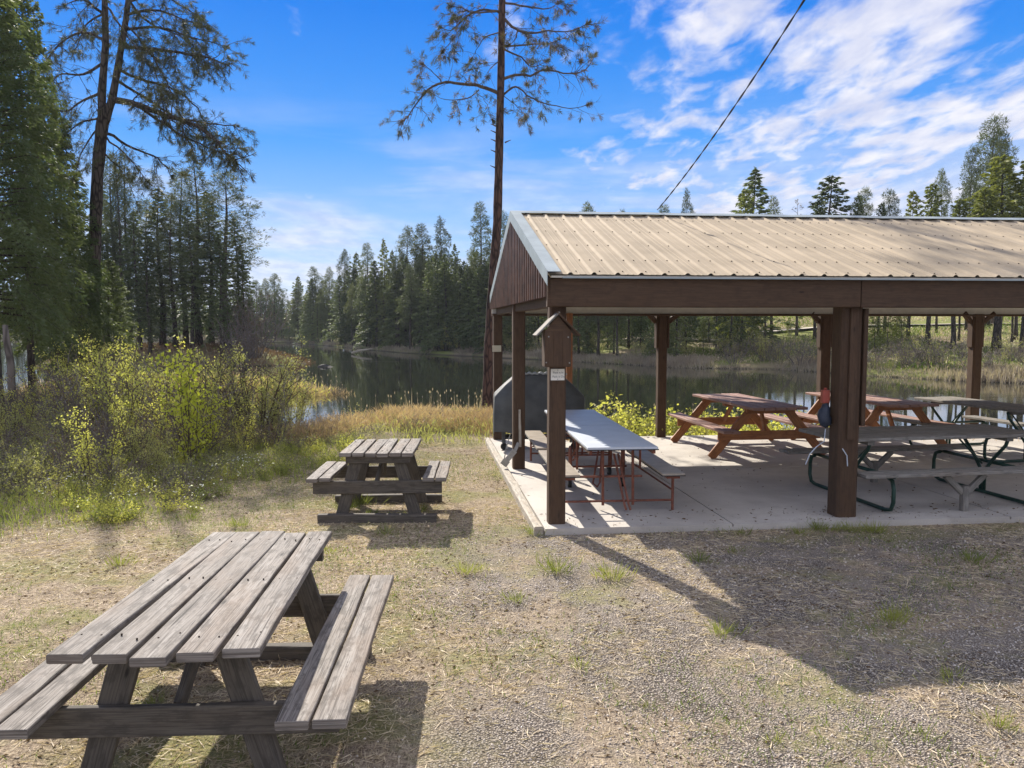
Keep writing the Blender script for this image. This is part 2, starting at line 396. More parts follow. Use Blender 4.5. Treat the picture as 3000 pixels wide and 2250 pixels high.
    fm = t_.mix(t_.math('MULTIPLY', t_.ramp(t_.noise(P, .5, 4.), .5, .7), .5), fm, (.10, .085, .055))
    base = t_.mix(far, base, fm)
    base = t_.mix(t_.ramp(s.outputs[2], -.72, -.92), base, (.05, .04, .028))
    hgt = t_.math('ADD', t_.math('MULTIPLY', t_.math('SUBTRACT', 1., gv.outputs['Distance']), gm), t_.math('ADD', t_.math('MULTIPLY', st, .7), t_.math('MULTIPLY', fine, .5)))
    principled(t_, o, base, .95, bump=hgt, bstr=.9, bdist=.03, spec=.2)
    g = link('ground', npmesh('ground', V, Q, m, True)); tag(g, kind='structure')
    # water
    m, t_, o = newmat('water_mat')
    P = t_.a('ShaderNodeNewGeometry').outputs['Position']
    wv = t_.noise(t_.mapv(P, (1.2, 3.2, 1)), 1.5, 3., .5); wv2 = t_.noise(t_.mapv(P, (.3, .8, 1)), 1., 2.)
    rip = t_.ramp(t_.noise(t_.mapv(P, (.035, .10, 1), loc=(4.3, 1.1, 0)), 1., 3.), .56, .72)
    bs = t_.math('ADD', .05, t_.math('MULTIPLY', rip, .55))
    p = principled(t_, o, (.018, .020, .014), .03, spec=.6)
    b = t_.a('ShaderNodeBump', Strength=bs, Distance=.02, Height=t_.math('ADD', wv, t_.math('MULTIPLY', wv2, .6))); t_.l.new(b.outputs[0], p.inputs['Normal'])
    wt = MB(); wt.poly([(-400, 12, -.9), (400, 12, -.9), (400, 260, -.9), (-400, 260, -.9)]); wo = wt.build('lake_water', []); wo.data.materials.append(m); tag(wo, kind='structure')
ground()
# dirt road on the far hillside, draped over the terrain
rb = MB(); pts = []
for k in range(61):
    x = -2+k*1.4; y = 67.+2.2*math.sin(k*.09)+(.0 if x > 18 else (18-x)*.9)
    pts.append((x, y))
V = []; Q = []
for k, (x, y) in enumerate(pts):
    for j, dy in enumerate((-1.5, -.5, .5, 1.5)): V.append((x, y+dy, hz(x, y)+.10-.02*abs(dy)))
    if k:
        for j in range(3): a = (k-1)*4+j; Q.append((a, a+4, a+5, a+1))
newm, nt, no = newmat('road_mat'); PP = nt.a('ShaderNodeNewGeometry').outputs['Position']
principled(nt, no, nt.mix(nt.noise(PP, 1.5, 4.), (.38, .33, .27), (.58, .52, .44)), .95)
tag(link('dirt_road', npmesh('dirt_road', V, Q, newm, True)), kind='structure')

# ------------------------------------------------------------------ pavilion
def PL(u, v, z=0.): p = PM(u, v, z); return Vector((p[0]-OX, p[1]-OY, z))
def PV(u, v, z=0.): return Vector(PM(u, v, z))
UD = Vector((math.cos(AA), math.sin(AA), 0)); VD = Vector((-math.sin(BB), math.cos(BB), 0))
ZB, ZE, ZR, UL = 2.39, 2.70, 3.83, 15.5
s = MB(1); m, t, o = newmat('concrete')
P = t.a('ShaderNodeNewGeometry').outputs['Position']
n1 = t.noise(P, .8, 5., .6); n2 = t.noise(P, 55., 3.); n3 = t.noise(P, 4.5, 6., .65)
c = t.mix(t.ramp(n1, .35, .65), (.40, .365, .325), (.56, .52, .465)); c = t.mix(t.math('MULTIPLY', t.ramp(n3, .52, .72), .45), c, (.27, .235, .20))
c = t.mix(.25, c, t.mix(n2, (.3, .27, .24), (.7, .65, .58)))
vc = t.a('ShaderNodeTexVoronoi', Vector=t.mapv(P, (1, 1, 1)), Scale=9.).outputs['Distance']
c = t.mix(t.math('MULTIPLY', t.ramp(vc, .055, .03), .6), c, (.12, .09, .07))
principled(t, o, c, .85, bump=n2, bstr=.25, bdist=.004)
# slab in panels with joints between them
us = [-.06, 2.05, 5.35, 8.6, 12., UL+.1]; vs = [-.13, 3.2, WD+.22]
for i in range(len(us)-1):
    for j in range(2):
        a = .009; q = [PV(us[i]+a, vs[j]+a), PV(us[i+1]-a, vs[j]+a), PV(us[i+1]-a, vs[j+1]-a), PV(us[i]+a, vs[j+1]-a)]
        s.prism([Vector((p.x, p.y, -.35)) for p in q], (0, 0, .35))
q = [PV(-.055, -.125), PV(UL+.09, -.125), PV(UL+.09, WD+.21), PV(-.055, WD+.21)]
s.prism([Vector((p.x, p.y, -.38)) for p in q], (0, 0, .35))
tag(s.build('concrete_slab', 'concrete'), kind='structure')
cb = MB(2); cb.beam(PV(-.12, -.10, -.045), PV(-.12, WD+.1, -.045), .10, .15, n=14, jit=.006); cb.beam(PV(-.12, -.12, -.048), PV(-.12, 2.3, -.048), .09, .16, n=6, jit=.01)
tag(cb.build('edging_timber', 'pale_timber'), 'long pale weathered timber edging along the left side of the concrete slab', 'edging')

pav = empty('picnic_pavilion', (OX, OY, 0), 0, 'open brown timber picnic pavilion with a tan ribbed metal gable roof', 'pavilion')
def post(x, y, w_=.185, z1=2.42, extra=None):
    b = MB(int(x*91+y*17)); b.beam((x-OX, y-OY, -.02), (x-OX, y-OY, z1), w_, w_, up=VD, n=5, jit=.002)
    if extra: extra(b, x-OX, y-OY)
    return b.build('post', 'brown_post', pav)
post(.490, 8.63, z1=2.46)
post(.100, 11.95, z1=2.60)
def scab(b, x, y):
    for sx in (-1, 1): b.beam(Vector((x, y, 1.75))+UD*sx*.112, Vector((x, y, 2.44))+UD*sx*.112, .035, .15, up=VD)
post(-.275, 15.03, .17)
post(2.93, 15.38, .175, extra=scab)
def scab2(b, x, y):
    b.beam(Vector((x, y, 1.05))+UD*.155-VD*.03, Vector((x, y, 2.385))+UD*.155-VD*.03, .05, .2, up=VD)
    b.beam(Vector((x, y, .9))-VD*.135, Vector((x, y, 2.385))-VD*.135, .09, .04, up=VD)
post(3.825, 8.98, .25, extra=scab2)
post(6.24, 15.70, .20, extra=scab)
post(9.42, 15.98, .20, extra=scab)
for k in (2, 3, 4): p = PM(k*SP+.1, .1); post(p[0], p[1], .24)
for k in (4,): p = PM(k*SP, WD); post(p[0], p[1], .2)
p = PM(UL-.3, WD/2); post(p[0], p[1], .2, z1=2.6)
# slimmer post behind the covered grill, its sunlit orange put into the wood colour
b = MB(5); b.beam((1.09-OX, 14.95-OY, -.02), (1.09-OX, 14.95-OY, 2.42), .11, .11, up=VD, n=3, jit=.002); tag(b.build('slim_post', 'red_wood', pav), 'slimmer post at the back, coloured orange-brown as if lit by the sun')
# headers
b = MB(6); b.beam(PL(-.03, -.045, (ZB+ZE)/2), PL(3.47, -.045, (ZB+ZE)/2), .09, ZE-ZB, up=(0, 0, 1), n=6, jit=.004); b.build('header_beam', 'brown_post', pav)
b = MB(7); b.beam(PL(3.48, -.043, (ZB+ZE)/2), PL(UL, -.043, (ZB+ZE)/2), .09, ZE-ZB, n=14, jit=.004); b.build('header_beam', 'brown_post', pav)
b = MB(8); b.beam(PL(-.03, WD+.02, 2.507), PL(UL, WD+.02, 2.507), .05, .19, n=10); b.build('eave_board', 'roof_under', pav)
b = MB(8); b.beam(PL(-.03, WD-.02, 2.39), PL(UL, WD-.02, 2.39), .14, .04, n=10, jit=.002); b.build('header_beam', 'brown_post', pav)
b = MB(9); b.beam(PL(.09, .06, 2.475), PL(.09, WD-.06, 2.475), .09, .17, n=6, jit=.003); b.build('side_beam', 'brown_post', pav)
# corner braces and blocks on the back posts
for (x, y) in ((2.93, 15.38), (6.24, 15.70), (9.42, 15.98)):
    for sx in (-1, 1):
        b = MB(int(x*7)); c0 = Vector((x-OX, y-OY, 0)); b.beam(c0+UD*sx*.13+Vector((0, 0, 2.26)), c0+UD*sx*.33-VD*.08+Vector((0, 0, 2.44)), .09, .09, up=VD); b.build('knee_brace', 'brown_post', pav)
# trusses / rafters under the roof
for k in range(1, 6):
    b = MB(30+k); u = k*SP-.4
    b.beam(PL(u, -.05, ZE-.10), PL(u, WD/2, ZR-.16), .04, .14); b.beam(PL(u, WD+.05, ZE-.10), PL(u, WD/2, ZR-.16), .04, .14); b.beam(PL(u, 0, 2.60), PL(u, WD, 2.60), .04, .12)
    b.build('roof_truss', 'brown_post', pav)
# ribbed metal roof
EV, RV = -.17, WD/2+.0
def roofz(v): return ZE+.03+(ZR-ZE-.03)*(1-abs(v-RV)/(RV-EV))
def roof_side(sign):
    b = MB(40); prof = []
    u = -.02
    while u < UL:
        prof += [(u, 0), (u+.062, 0), (u+.066, .0025), (u+.080, .0025), (u+.084, 0), (u+.126, 0), (u+.130, .0025), (u+.144, .0025), (u+.148, 0), (u+.188, 0), (u+.212, .021), (u+.232, .021)]
        u += .254
    prof.append((u, 0))
    def pt(u, h, tt):
        v = RV+sign*tt*(RV-EV); p = PL(u, v, roofz(v)+h+random.Random(int(u*1000)).uniform(-.002, .002)); return p
    random.seed(4)
    N = 8; ids = []
    for (u, h) in prof:
        ids.append([len(b.v)+i for i in range(N+1)]); b.v += [pt(u, h, i/N) for i in range(N+1)]
    for a in range(len(prof)-1):
        for i in range(N): b.face((ids[a][i], ids[a][i+1], ids[a+1][i+1], ids[a+1][i]) if sign > 0 else (ids[a][i], ids[a+1][i], ids[a+1][i+1], ids[a][i+1]), [(0, 0), (0, 1), (1, 1), (1, 0)])
    # screws beside the ribs
    for rr in (.12, .36, .60, .82, .965):
        u = -.02
        while u < UL:
            for du in (.05, .185):
                if du == .185 and rr > .9: continue
                if du == .05 and random.random() < .35: continue
                v = RV+sign*rr*(RV-EV); c = PL(u+du, v, roofz(v)+.001)
                n = (Vector((0, sign*(ZR-ZE)/(RV-EV), 1))).normalized()
                b.tube([c, c+n*.008], .007, 6, 1)
            u += .254
    # flat pale underside
    v0 = RV+sign*.02; v1 = RV+sign*(RV-EV-.02)
    q = [PL(0, v0, roofz(v0)-.04), PL(UL, v0, roofz(v0)-.04), PL(UL, v1, roofz(v1)-.04), PL(0, v1, roofz(v1)-.04)]
    b.prism(q if sign < 0 else q, (0, 0, .02), 2)
    return b.build('roof_panel', ['roof_tan', 'screw_dark', 'roof_under'], pav)
roof_side(-1); roof_side(1)
b = MB(41)   # ridge cap
for sg in (-1, 1):
    for i in range(30):
        u0, u1 = -.05+(UL+.05)*i/30, -.05+(UL+.05)*(i+1)/30; e = .004*math.sin(i*2.1); f = .004*math.sin((i+1)*2.1)
        va, vb = RV, RV+sg*.13
        b.prism([PL(u0, va, roofz(va)+.045+e), PL(u1, va, roofz(va)+.045+f), PL(u1, vb, roofz(vb)+.040+f), PL(u0, vb, roofz(vb)+.040+e)], (0, 0, -.004))
b.build('ridge_cap', 'trim_teal', pav)
for nm, ug in (('rake_trim', -.045), ('rake_trim', UL+.02)):
    b = MB(42)
    for sg in (-1, 1):
        v1 = RV+sg*(RV-EV+.03)
        top = [PL(ug, RV, roofz(RV)+.04), PL(ug+.14, RV, roofz(RV)+.04), PL(ug+.14, v1, roofz(v1)+.04), PL(ug, v1, roofz(v1)+.04)]
        b.prism(top, (0, 0, -.006))
        face = [PL(ug, RV, roofz(RV)+.045), PL(ug, v1, roofz(v1)+.045), PL(ug, v1, roofz(v1)-.11), PL(ug, RV, roofz(RV)-.11)]
        b.prism(face, UD*-.006)
    b.build(nm, 'trim_teal', pav)
for ug in (-.005, UL-.02):                       # corrugated brown gable siding
    b = MB(43); prof = []; v = -.10
    while v < WD+.10:
        prof += [(v, 0), (v+.095, 0), (v+.10, -.045), (v+.155, -.045), (v+.16, 0)]; v += .185
    zb = 2.50
    for a in range(len(prof)-1):
        (va, da), (vb, db) = prof[a], prof[a+1]
        if vb <= va: continue
        za, zc = max(roofz(va)-.05, zb+.02), max(roofz(vb)-.05, zb+.02)
        i = len(b.v); b.v += [PL(ug+da, va, zb), PL(ug+db, vb, zb), PL(ug+db, vb, zc), PL(ug+da, va, za)]
        b.face((i, i+1, i+2, i+3), [(0, 0), (1, 0), (1, 1), (0, 1)])
        if a % 10 == 2: b.tube([PL(ug, va, zb+.06), PL(ug-.01, va, zb+.06)], .008, 6, 1)
    b.build('gable_siding', ['siding_brown', 'steel'], pav)
b = MB(44)                                       # thin gutter-like eave lip
b.beam(PL(.12, EV+.015, ZE-.003), PL(UL, EV+.015, ZE-.003), .012, .016, n=30, jit=.002); b.build('eave_lip', 'trim_teal', pav)

# ------------------------------------------------------------------ things on the posts
# little wooden box with a gable roof, front face towards the camera
fy = 8.50
bx = empty('leaflet_box', (.475, fy, 1.20), AA, 'brown wooden leaflet box shaped like a birdhouse on the front left post', 'box')
b = MB(50); z0, z1, hw = .58, .93, .143
b = MB(50)
for k in range(3): b.beam((-hw+.0477+k*.0953, -.13, .555), (-hw+.0477+k*.0953, -.13, .93), .094, .018, up=(0, 1, 0), n=2, jit=.001)
b.prism([(-hw, -.121, .93), (hw, -.121, .93), (0, -.121, 1.10)], (0, -.018, 0))
b.build('front_board', 'brown_post', bx)
b = MB(51)
for sx in (-1, 1): b.beam((sx*(hw-.01), -.02, .555), (sx*(hw-.01), -.02, .95), .018, .20, up=(0, 1, 0))
b.beam((0, -.02, .565), (0, -.02, .55), .27, .2, up=(0, 1, 0)); b.build('side_board', 'brown_post', bx)
for sx in (-1, 1):
    b = MB(52); b.beam((sx*.235, -.03, .885), (-sx*.012, -.03, 1.135), .30, .018, up=(sx*.7, 0, .7)); b.build('roof_board', 'brown_post' if sx > 0 else 'pale_grey_wood', bx)  # left board takes a pale wood colour to stand for its sunlit face
for (x, z) in ((-.10, .875), (.11, .87), (-.125, .60), (.125, .595)): MB(53).tube([(x, -.139, z), (x, -.145, z)], .008, 6).build('screw', 'steel', bx)
def text_mesh(name, body, size, loc, rz, mat, parent, align='CENTER'):
    cu = bpy.data.curves.new(name, 'FONT'); cu.body = body; cu.size = size; cu.extrude = .0006; cu.align_x = align
    o = bpy.data.objects.new(name+'_tmp', cu); col.objects.link(o)
    dg = bpy.context.evaluated_depsgraph_get(); me = bpy.data.meshes.new_from_object(o.evaluated_get(dg)); bpy.data.objects.remove(o)
    me.materials.clear(); me.materials.append(MATS[mat]); t = link(name, me, parent); t.location = loc; t.rotation_euler = (R(90), 0, rz); return t
sg = empty('notice_sign', (.497, 8.531, 1.66), AA, 'small white notice reading pack it in pack it out on the front left post', 'sign')
b = MB(54); b.beam((0, 0, -.062), (0, 0, .062), .150, .006, up=(0, 1, 0)); b.build('plate', 'sign_white', sg)
for z in (-.05, .05): MB(54).tube([(0, -.003, z), (0, -.006, z)], .005, 6).build('screw', 'sign_ink', sg)
text_mesh('lettering', 'Pack it In', .031, (-.052, -.0036, .012), 0, 'sign_ink', sg, 'LEFT'); text_mesh('lettering', 'Pack it Out', .031, (-.058, -.0036, -.032), 0, 'sign_ink', sg, 'LEFT')
t = MB(55); t.beam((-.29, 14.93, 1.69), (-.29, 14.93, 1.81), .17, .006, up=(0, 1, 0)); tag(t.build('paper_notice', 'tan_paper'), 'pale tan notice strip fixed across the back left post', 'sign')
# scoop and strap hanging on the middle left post
sc0 = empty('hand_scoop', (.115, 11.83, .3), 0, 'grey metal scoop with a pale handle hanging on the middle left post', 'scoop')
b = MB(56); b.beam((0, 0, .62), (.01, -.01, .05), .036, .018, up=(0, 1, 0), n=4, jit=.003); b.build('handle', 'pale_timber', sc0)
b = MB(57)
P0 = [(-.015, -.03, .12), (-.07, -.05, .0), (-.19, -.06, -.14), (-.25, -.06, -.22)]
for a in range(3):
    p, q = Vector(P0[a]), Vector(P0[a+1]); b.beam(p, q, .05+.03*a, .012, up=(0, 1, 0))
b.tube([(-.14, -.03, .25), (-.20, -.03, .05), (-.245, -.05, -.20)], .008, 6); b.build('blade', 'steel', sc0)
# red box and dark bag beside the second front post
d = MB(58); d.beam((3.625, 9.05, 1.30), (3.625, 9.05, 1.45), .085, .09, up=(0, 1, 0)); d.tube([(3.625, 9.05, 1.45), (3.625, 9.05, 1.475)], .02, 8)
tag(d.build('red_dispenser', 'red_plastic', bevel=.008), 'small red plastic box mounted on the side of the second front post', 'dispenser')
d = MB(59); pp = []
for k in range(7): pp.append((3.615+.012*math.sin(k*1.7), 9.03, 1.29-.045*k))
d.tube(pp, [.03, .05, .065, .07, .075, .07, .03], 10); tag(d.build('dark_bag', 'dark_bag', smooth=True), 'dark blue bag hanging under the red box on the second front post', 'bag')
d = MB(60); d.tube([(3.62, 9.0, 1.00), (3.60, 8.98, .86), (3.50, 8.95, .80), (3.42, 8.93, .72), (3.37, 8.92, .60)], .006, 6)
d.tube([(3.75, 8.83, .80), (3.80, 8.82, .72), (3.81, 8.82, .60)], .006, 6); tag(d.build('hanging_cord', 'pale_plastic'), 'thin pale cord looped around the second front post', 'cord')

# ------------------------------------------------------------------ covered grill
gr = empty('covered_grill', (.47, 14.0, 0), .03, 'wide grill under a grey fabric cover standing behind the left posts', 'grill')
b = MB(61); rows = [(.30, .80, .36), (.6, .80, .37), (.93, .79, .36), (.965, .775, .35), (1.14, .60, .29), (1.29, .44, .22), (1.33, .41, .17)]
N = 40; rnd = random.Random(3)
for (z, hx, hy) in rows:
    for k in range(N):
        a = 2*math.pi*k/N; cx_, cy_ = math.cos(a), math.sin(a); m_ = max(abs(cx_), abs(cy_)); e = .25
        px_, py_ = cx_*(1-e)+cx_/m_*e*1.0, cy_*(1-e)+cy_/m_*e
        px_, py_ = cx_/m_**.97, cy_/m_**.97
        fold = .016*math.sin(k*2.4+z*3)+.008*rnd.uniform(-1, 1)
        b.v.append(Vector((px_*hx*(1+fold), py_*hy*(1+fold*2), z+rnd.uniform(-.008, .008)+(.03*math.sin(k*1.3) if z < .4 else 0))))
for r_ in range(len(rows)-1):
    for k in range(N):
        a = r_*N+k; c = r_*N+(k+1) % N; b.face((a, c, c+N, a+N), [(0, 0)]*4)
b.face(tuple((len(rows)-1)*N+k for k in range(N)), [(0, 0)]*N); b.build('cover', 'cover_grey', gr, smooth=True)
b = MB(62)
for k in range(9):
    x = -.42+k*.10; b.tube([(x, -.17+.02*math.sin(k*2), 1.335), (x+.05, -.15-.03*(k % 2), 1.355), (x+.11, -.19, 1.330)], [.018, .028, .016], 6)
b.build('cover_strap', 'cover_light', gr, smooth=True)
for sx in (-.62, .62):
    for sy in (-.22, .22): b = MB(63); b.beam((sx, sy, .06), (sx, sy, .5), .06, .06); b.build('leg', 'cover_grey', gr)
    b = MB(64); b.tube([(sx, -.27, .06), (sx, -.22, .06)], .06, 14); b.build('wheel', 'rubber', gr)
b = MB(64); b.box(-.6, .6, -.2, .2, .18, .22); b.build('shelf', 'cover_grey', gr)

# ------------------------------------------------------------------ picnic tables
def rough_table(name, loc, rz, L, label, mat, tmat, H, W_=.92, nb=5, seat=.72, sh=.44, skid=True, seed=1, ragged=.05, splay=(.45, .22), sb=2, fan=0., bwid=.285, inset=.27):
    t = empty(name, loc, rz, label, 'picnic table', 'rough grey picnic tables on the grass' if skid else None)
    r = random.Random(seed); bw = W_/nb; th = .045
    b = MB(seed)
    for k in range(nb):
        x = -W_/2+bw*(k+.5)+r.uniform(-.004, .004)
        e0, e1 = r.uniform(-ragged, ragged), r.uniform(-ragged, ragged)*.3
        b.beam((x*(1+fan), -L/2+e0, H-th/2+r.uniform(-.004, .004)), (x*(1-fan)+r.uniform(-.01, .01), L/2+e1, H-th/2+r.uniform(-.004, .004)), bw-.012-r.uniform(0, .010), th, n=14, jit=.0035)
    b.build('tabletop', tmat, t, bevel=.004)
    if skid:   # rusty nail heads and old holes
        b = MB(seed+2)
        for k in range(nb):
            for yy in (-L/2+.20, 0, L/2-.22):
                for q in (-.25, .25):
                    x = (-W_/2+bw*(k+.5+q*r.uniform(.7, 1.2)))*(1-fan*yy/(L/2)); y_ = yy+r.uniform(-.03, .03); b.tube([(x, y_, H-.004), (x, y_, H+.0045)], .0048, 6)
        b.build('nail_heads', 'screw_dark', t)['kind'] = 'stuff'
    for sx in (-1, 1):
        b = MB(seed+3+sx); w2 = bwid/sb
        for k in range(sb):
            x = sx*seat+(k-(sb-1)/2)*w2
            b.beam((x, -L/2+r.uniform(-.05, .03), sh-.02+r.uniform(-.003, .003)), (x, L/2+r.uniform(-.03, .03), sh-.02), w2-.014, .045, n=12, jit=.003)
        b.build('bench_seat', tmat, t, bevel=.004)
    ye = L/2-inset if skid else L/2-.38
    for sy in (-1, 1):
        y = sy*ye
        b = MB(seed+8+sy); b.beam((-seat-.08, y, sh-.045-.075), (seat+.08, y, sh-.045-.075), .045, .15, n=6, jit=.003); b.build('cross_beam', mat, t, bevel=.004)
        b = MB(seed+11+sy); b.beam((-W_/2+.06, y, H-th-.045), (W_/2-.04, y, H-th-.045), .045, .085, n=4, jit=.002); b.build('top_cleat', mat, t, bevel=.004)
        for sx in (-1, 1):
            b = MB(seed+14+sx+sy); zb = .13 if False else .0
            b.beam((sx*splay[0], y-sy*.046, zb+.01), (sx*splay[1], y-sy*.046, H-th-.004), .14, .044, up=(0, 1, 0), n=4, jit=.003); b.build('leg', mat, t, bevel=.004)
        b = MB(seed+17+sy); b.beam((-.03, y-sy*.10, sh-.10), (.03, y-sy*.42, H-th-.01), .09, .04, up=(1, 0, 0), n=3, jit=.003); b.build('diagonal_brace', mat, t, bevel=.004)
        if skid: b = MB(seed+20+sy); b.beam((-seat-.02, y+sy*.045, .035), (seat+.02, y+sy*.045, .035), .09, .12, n=6, jit=.008); b.build('ground_skid', mat, t, bevel=.006)
    b = MB(seed+22); b.beam((0, -.05, H-th-.03), (0, .05, H-th-.03), W_*.85, .05); b.build('top_cleat', mat, t, bevel=.003)
    return t
gA = -.02
rough_table('picnic_table', (-1.64, 4.40, hz(-1.64, 4.4)), .045, 2.06, 'large weathered grey picnic table nearest the camera, grey boards with gaps', 'dark_old_wood', 'grey_wood', .82, W_=.89, nb=5, seat=.69, sh=.50, seed=11, ragged=.05, fan=.065, bwid=.33)
rough_table('picnic_table', (-1.565, 9.42, hz(-1.56, 9.42)), .03, 1.12, 'small short weathered picnic table on the grass left of the pavilion', 'dark_old_wood', 'grey_wood', .81, W_=.84, nb=6, seat=.66, sh=.52, seed=31, ragged=.02, splay=(.44, .23), inset=.09)
def aframe(loc, rz, L, label, seed):
    t = rough_table('picnic_table', loc, rz, L, label, 'red_wood', 'red_top_wood', .87, W_=.95, nb=5, seat=.82, sh=.50, skid=False, seed=seed, ragged=.0, splay=(1.00, .30))
    t['group'] = 'reddish brown picnic tables at the back of the pavilion'; return t
aframe((4.14, 13.87, 0), .145, 2.65, 'reddish brown picnic table at the back, with its bench reaching the second back post', 51)
aframe((6.50, 14.32, 0), .19, 2.55, 'reddish brown picnic table behind the second front post, right of its twin', 71)

def pipe_table(loc, rz, L, W_, label, H, sh, seat, mat, props=True, seed=1):
    t = empty('pipe_frame_table', loc, rz, label, 'picnic table'); r = random.Random(seed); nb = 5; bw = W_/nb
    b = MB(seed)
    for k in range(nb): b.beam((-W_/2+bw*(k+.5), -L/2, H-.022), (-W_/2+bw*(k+.5), L/2, H-.022), bw-.012, .042, n=8, jit=.002)
    b.build('tabletop', mat, t, bevel=.004)
    for sx in (-1, 1):
        b = MB(seed+sx+4)
        for k in (-1, 1): b.beam((sx*seat+k*.07, -L/2, sh-.02), (sx*seat+k*.07, L/2, sh-.02), .132, .042, n=8, jit=.002)
        b.build('bench_seat', mat, t, bevel=.004)
        if props:
            b = MB(seed+9); x = sx*seat
            b.beam((x, 0, -.0), (x, 0, .30), .08, .08)
            for k in (-1, 1): b.beam((x, k*.03, .22), (x, k*.26, sh-.06), .07, .05, up=(1, 0, 0))
            b.build('timber_prop', mat, t)
    for sy in (-1, 1):
        y = sy*(L/2-.42)
        b = MB(seed+7); x = seat-.02
        b.tube([(-x+.06, y, sh-.07), (-x-.03, y, sh-.10), (-x-.06, y, sh-.20), (-x-.06, y, .14), (-x-.02, y, .05), (-x+.08, y, .028), (x-.08, y, .028), (x+.02, y, .05), (x+.06, y, .14), (x+.06, y, sh-.20), (x+.03, y, sh-.10), (x-.06, y, sh-.07)], .024, 10)
        b.build('pipe_leg', 'green_tube', t, smooth=True)
        b = MB(seed+8); b.tube([(-x, y+.05, sh-.066), (x, y+.05, sh-.066)], .022, 10); b.build('bench_bar', 'green_tube', t, smooth=True)
        for sx in (-1, 1):
            b = MB(seed+9); b.tube([(sx*.40, y+.02, H-.06), (sx*.36, y+.02, H-.16), (sx*.16, y+.02, sh-.02), (sx*.03, y+.02, .30), (sx*.03, y+.02, .04)], .022, 10); b.build('top_support', 'green_tube', t, smooth=True)
        b = MB(seed+10); b.tube([(0, y, sh-.10), (0, y-sy*.42, H-.05)], .012, 6); b.build('stay_rod', 'green_tube', t)
        b = MB(seed+11); b.beam((-W_/2+.05, y, H-.07), (W_/2-.05, y, H-.07), .09, .05); b.build('top_cleat', mat, t)
    return t
pipe_table((5.22, 10.03, 0), -1.405, 2.75, 1.0, 'long grey wooden table with green pipe legs at the front right of the slab', .84, .49, .86, 'pale_grey_wood', seed=91)
pipe_table((8.10, 13.30, 0), .22, 2.5, .85, 'silver grey table with green pipe legs at the back right, partly out of frame', .87, .50, .78, 'pale_grey_wood', props=False, seed=97)

# folding cafeteria table on wheels
ct = empty('folding_table', (1.11, 10.92, 0), .083, 'folding cafeteria table with white top, attached benches and red tube frame', 'folding table')
for sy in (-1, 1):
    b = MB(3); b.box(-.41, .41, sy*1.005-.995, sy*1.005+.995, .775, .80); b.box(-.418, .418, sy*1.005-1.0, sy*1.005+1.0, .762, .7745, mi=1); b.build('table_leaf', ['white_laminate', 'edge_black'], ct)
    b = MB(4)
    for sx in (-1, 1): b.beam((sx*.37, sy*.03, .738), (sx*.37, sy*1.97, .738), .035, .045)
    b.build('leaf_rail', 'red_tube', ct)
    for sx in (-1, 1):
        b = MB(5); n = 1
        y0, y1 = sy*.10, sy*1.93
        b.beam((sx*.62, y0, .46), (sx*.62, y1, .46), .27, .022); b.beam((sx*.62, y0, .443), (sx*.62, y1, .443), .28, .011, mi=1); b.beam((sx*.62, y0*1.1, .422), (sx*.62, y1*.99, .422), .16, .03, mi=2)
        b.build('bench_seat', ['bench_laminate', 'edge_black', 'red_tube'], ct)
        b = MB(6); b.tube([(sx*.66, sy*1.75, .42), (sx*.66, sy*1.75, .0)], .017, 8); b.tube([(sx*.66, sy*1.75, .24), (sx*.45, sy*.55, .36)], .012, 6); b.build('bench_leg', 'red_tube', ct)
        b = MB(7); b.tube([(sx*.18, sy*1.72, .75), (sx*.18, sy*1.75, .07)], .017, 8); b.build('table_leg', 'red_tube', ct)
        b = MB(7); b.tube([(sx*.40, sy*1.2, .75), (sx*.40, sy*1.2, .40)], .015, 8); b.build('table_leg', 'red_tube', ct)
        b = MB(8); x = sx*.36; y = sy*.42
        b.tube([(x, y-.05, .13), (x, y-.05, .50), (x, y-.02, .56), (x, y+.03, .56), (x, y+.06, .50), (x, y+.06, .10)], .017, 8); b.build('caster_fork', 'red_tube', ct, smooth=True)
        b = MB(9); b.tube([(x-.022, y+.05, .062), (x+.022, y+.05, .062)], .062, 18); b.tube([(x-.026, y+.05, .062), (x+.026, y+.05, .062)], .03, 12, mi=1); b.build('wheel', ['rubber', 'steel'], ct)
    for p_, q_ in (((-.66, sy*1.75, .12), (.66, sy*1.75, .12)), ((-.66, sy*1.70, .405), (.30, sy*1.70, .405)), ((-.4, sy*.46, .30), (.4, sy*.46, .30))): MB(10).tube([p_, q_], .014, 8).build('cross_tube', 'red_tube', ct)
    for dx in (-.02, .03): MB(11).tube([(dx, sy*1.60, .66), (dx+.08, sy*1.83, .10), (dx+.10, sy*1.85, .03)], .014, 8).build('folding_brace', 'red_tube', ct)
    b = MB(11); b.tube([(.0, sy*.6, .62), (-.14, sy*.9, .16), (-.10, sy*.98, .13), (-.06, sy*.95, .18), (.02, sy*.68, .70)], .013, 8)
    b.build('folding_brace', 'red_tube', ct)

# overhead service cable coming down to the ridge
A_ = Vector(gy(1926, 632, 12.0)); A_.z = 3.93; B_ = Vector(gy(2500, -230, 6.2))
def cab(t): p = A_.lerp(B_, t); p.z -= 4*.11*t*(1-t); return p
b = MB(70)
for ph in (0, math.pi):
    pts = []
    for k in range(161):
        t = k/160; p = cab(t); a = ph+t*62; pts.append(p+Vector((math.cos(a)*.0055, 0, math.sin(a)*.0055)))
    b.tube(pts, .0052, 5)
pts = [cab(k/60) for k in range(61)]; b.tube(pts, .004, 5)
tag(b.build('service_cable', 'cable_black'), 'twisted black overhead cable slanting down to the roof ridge', 'cable')

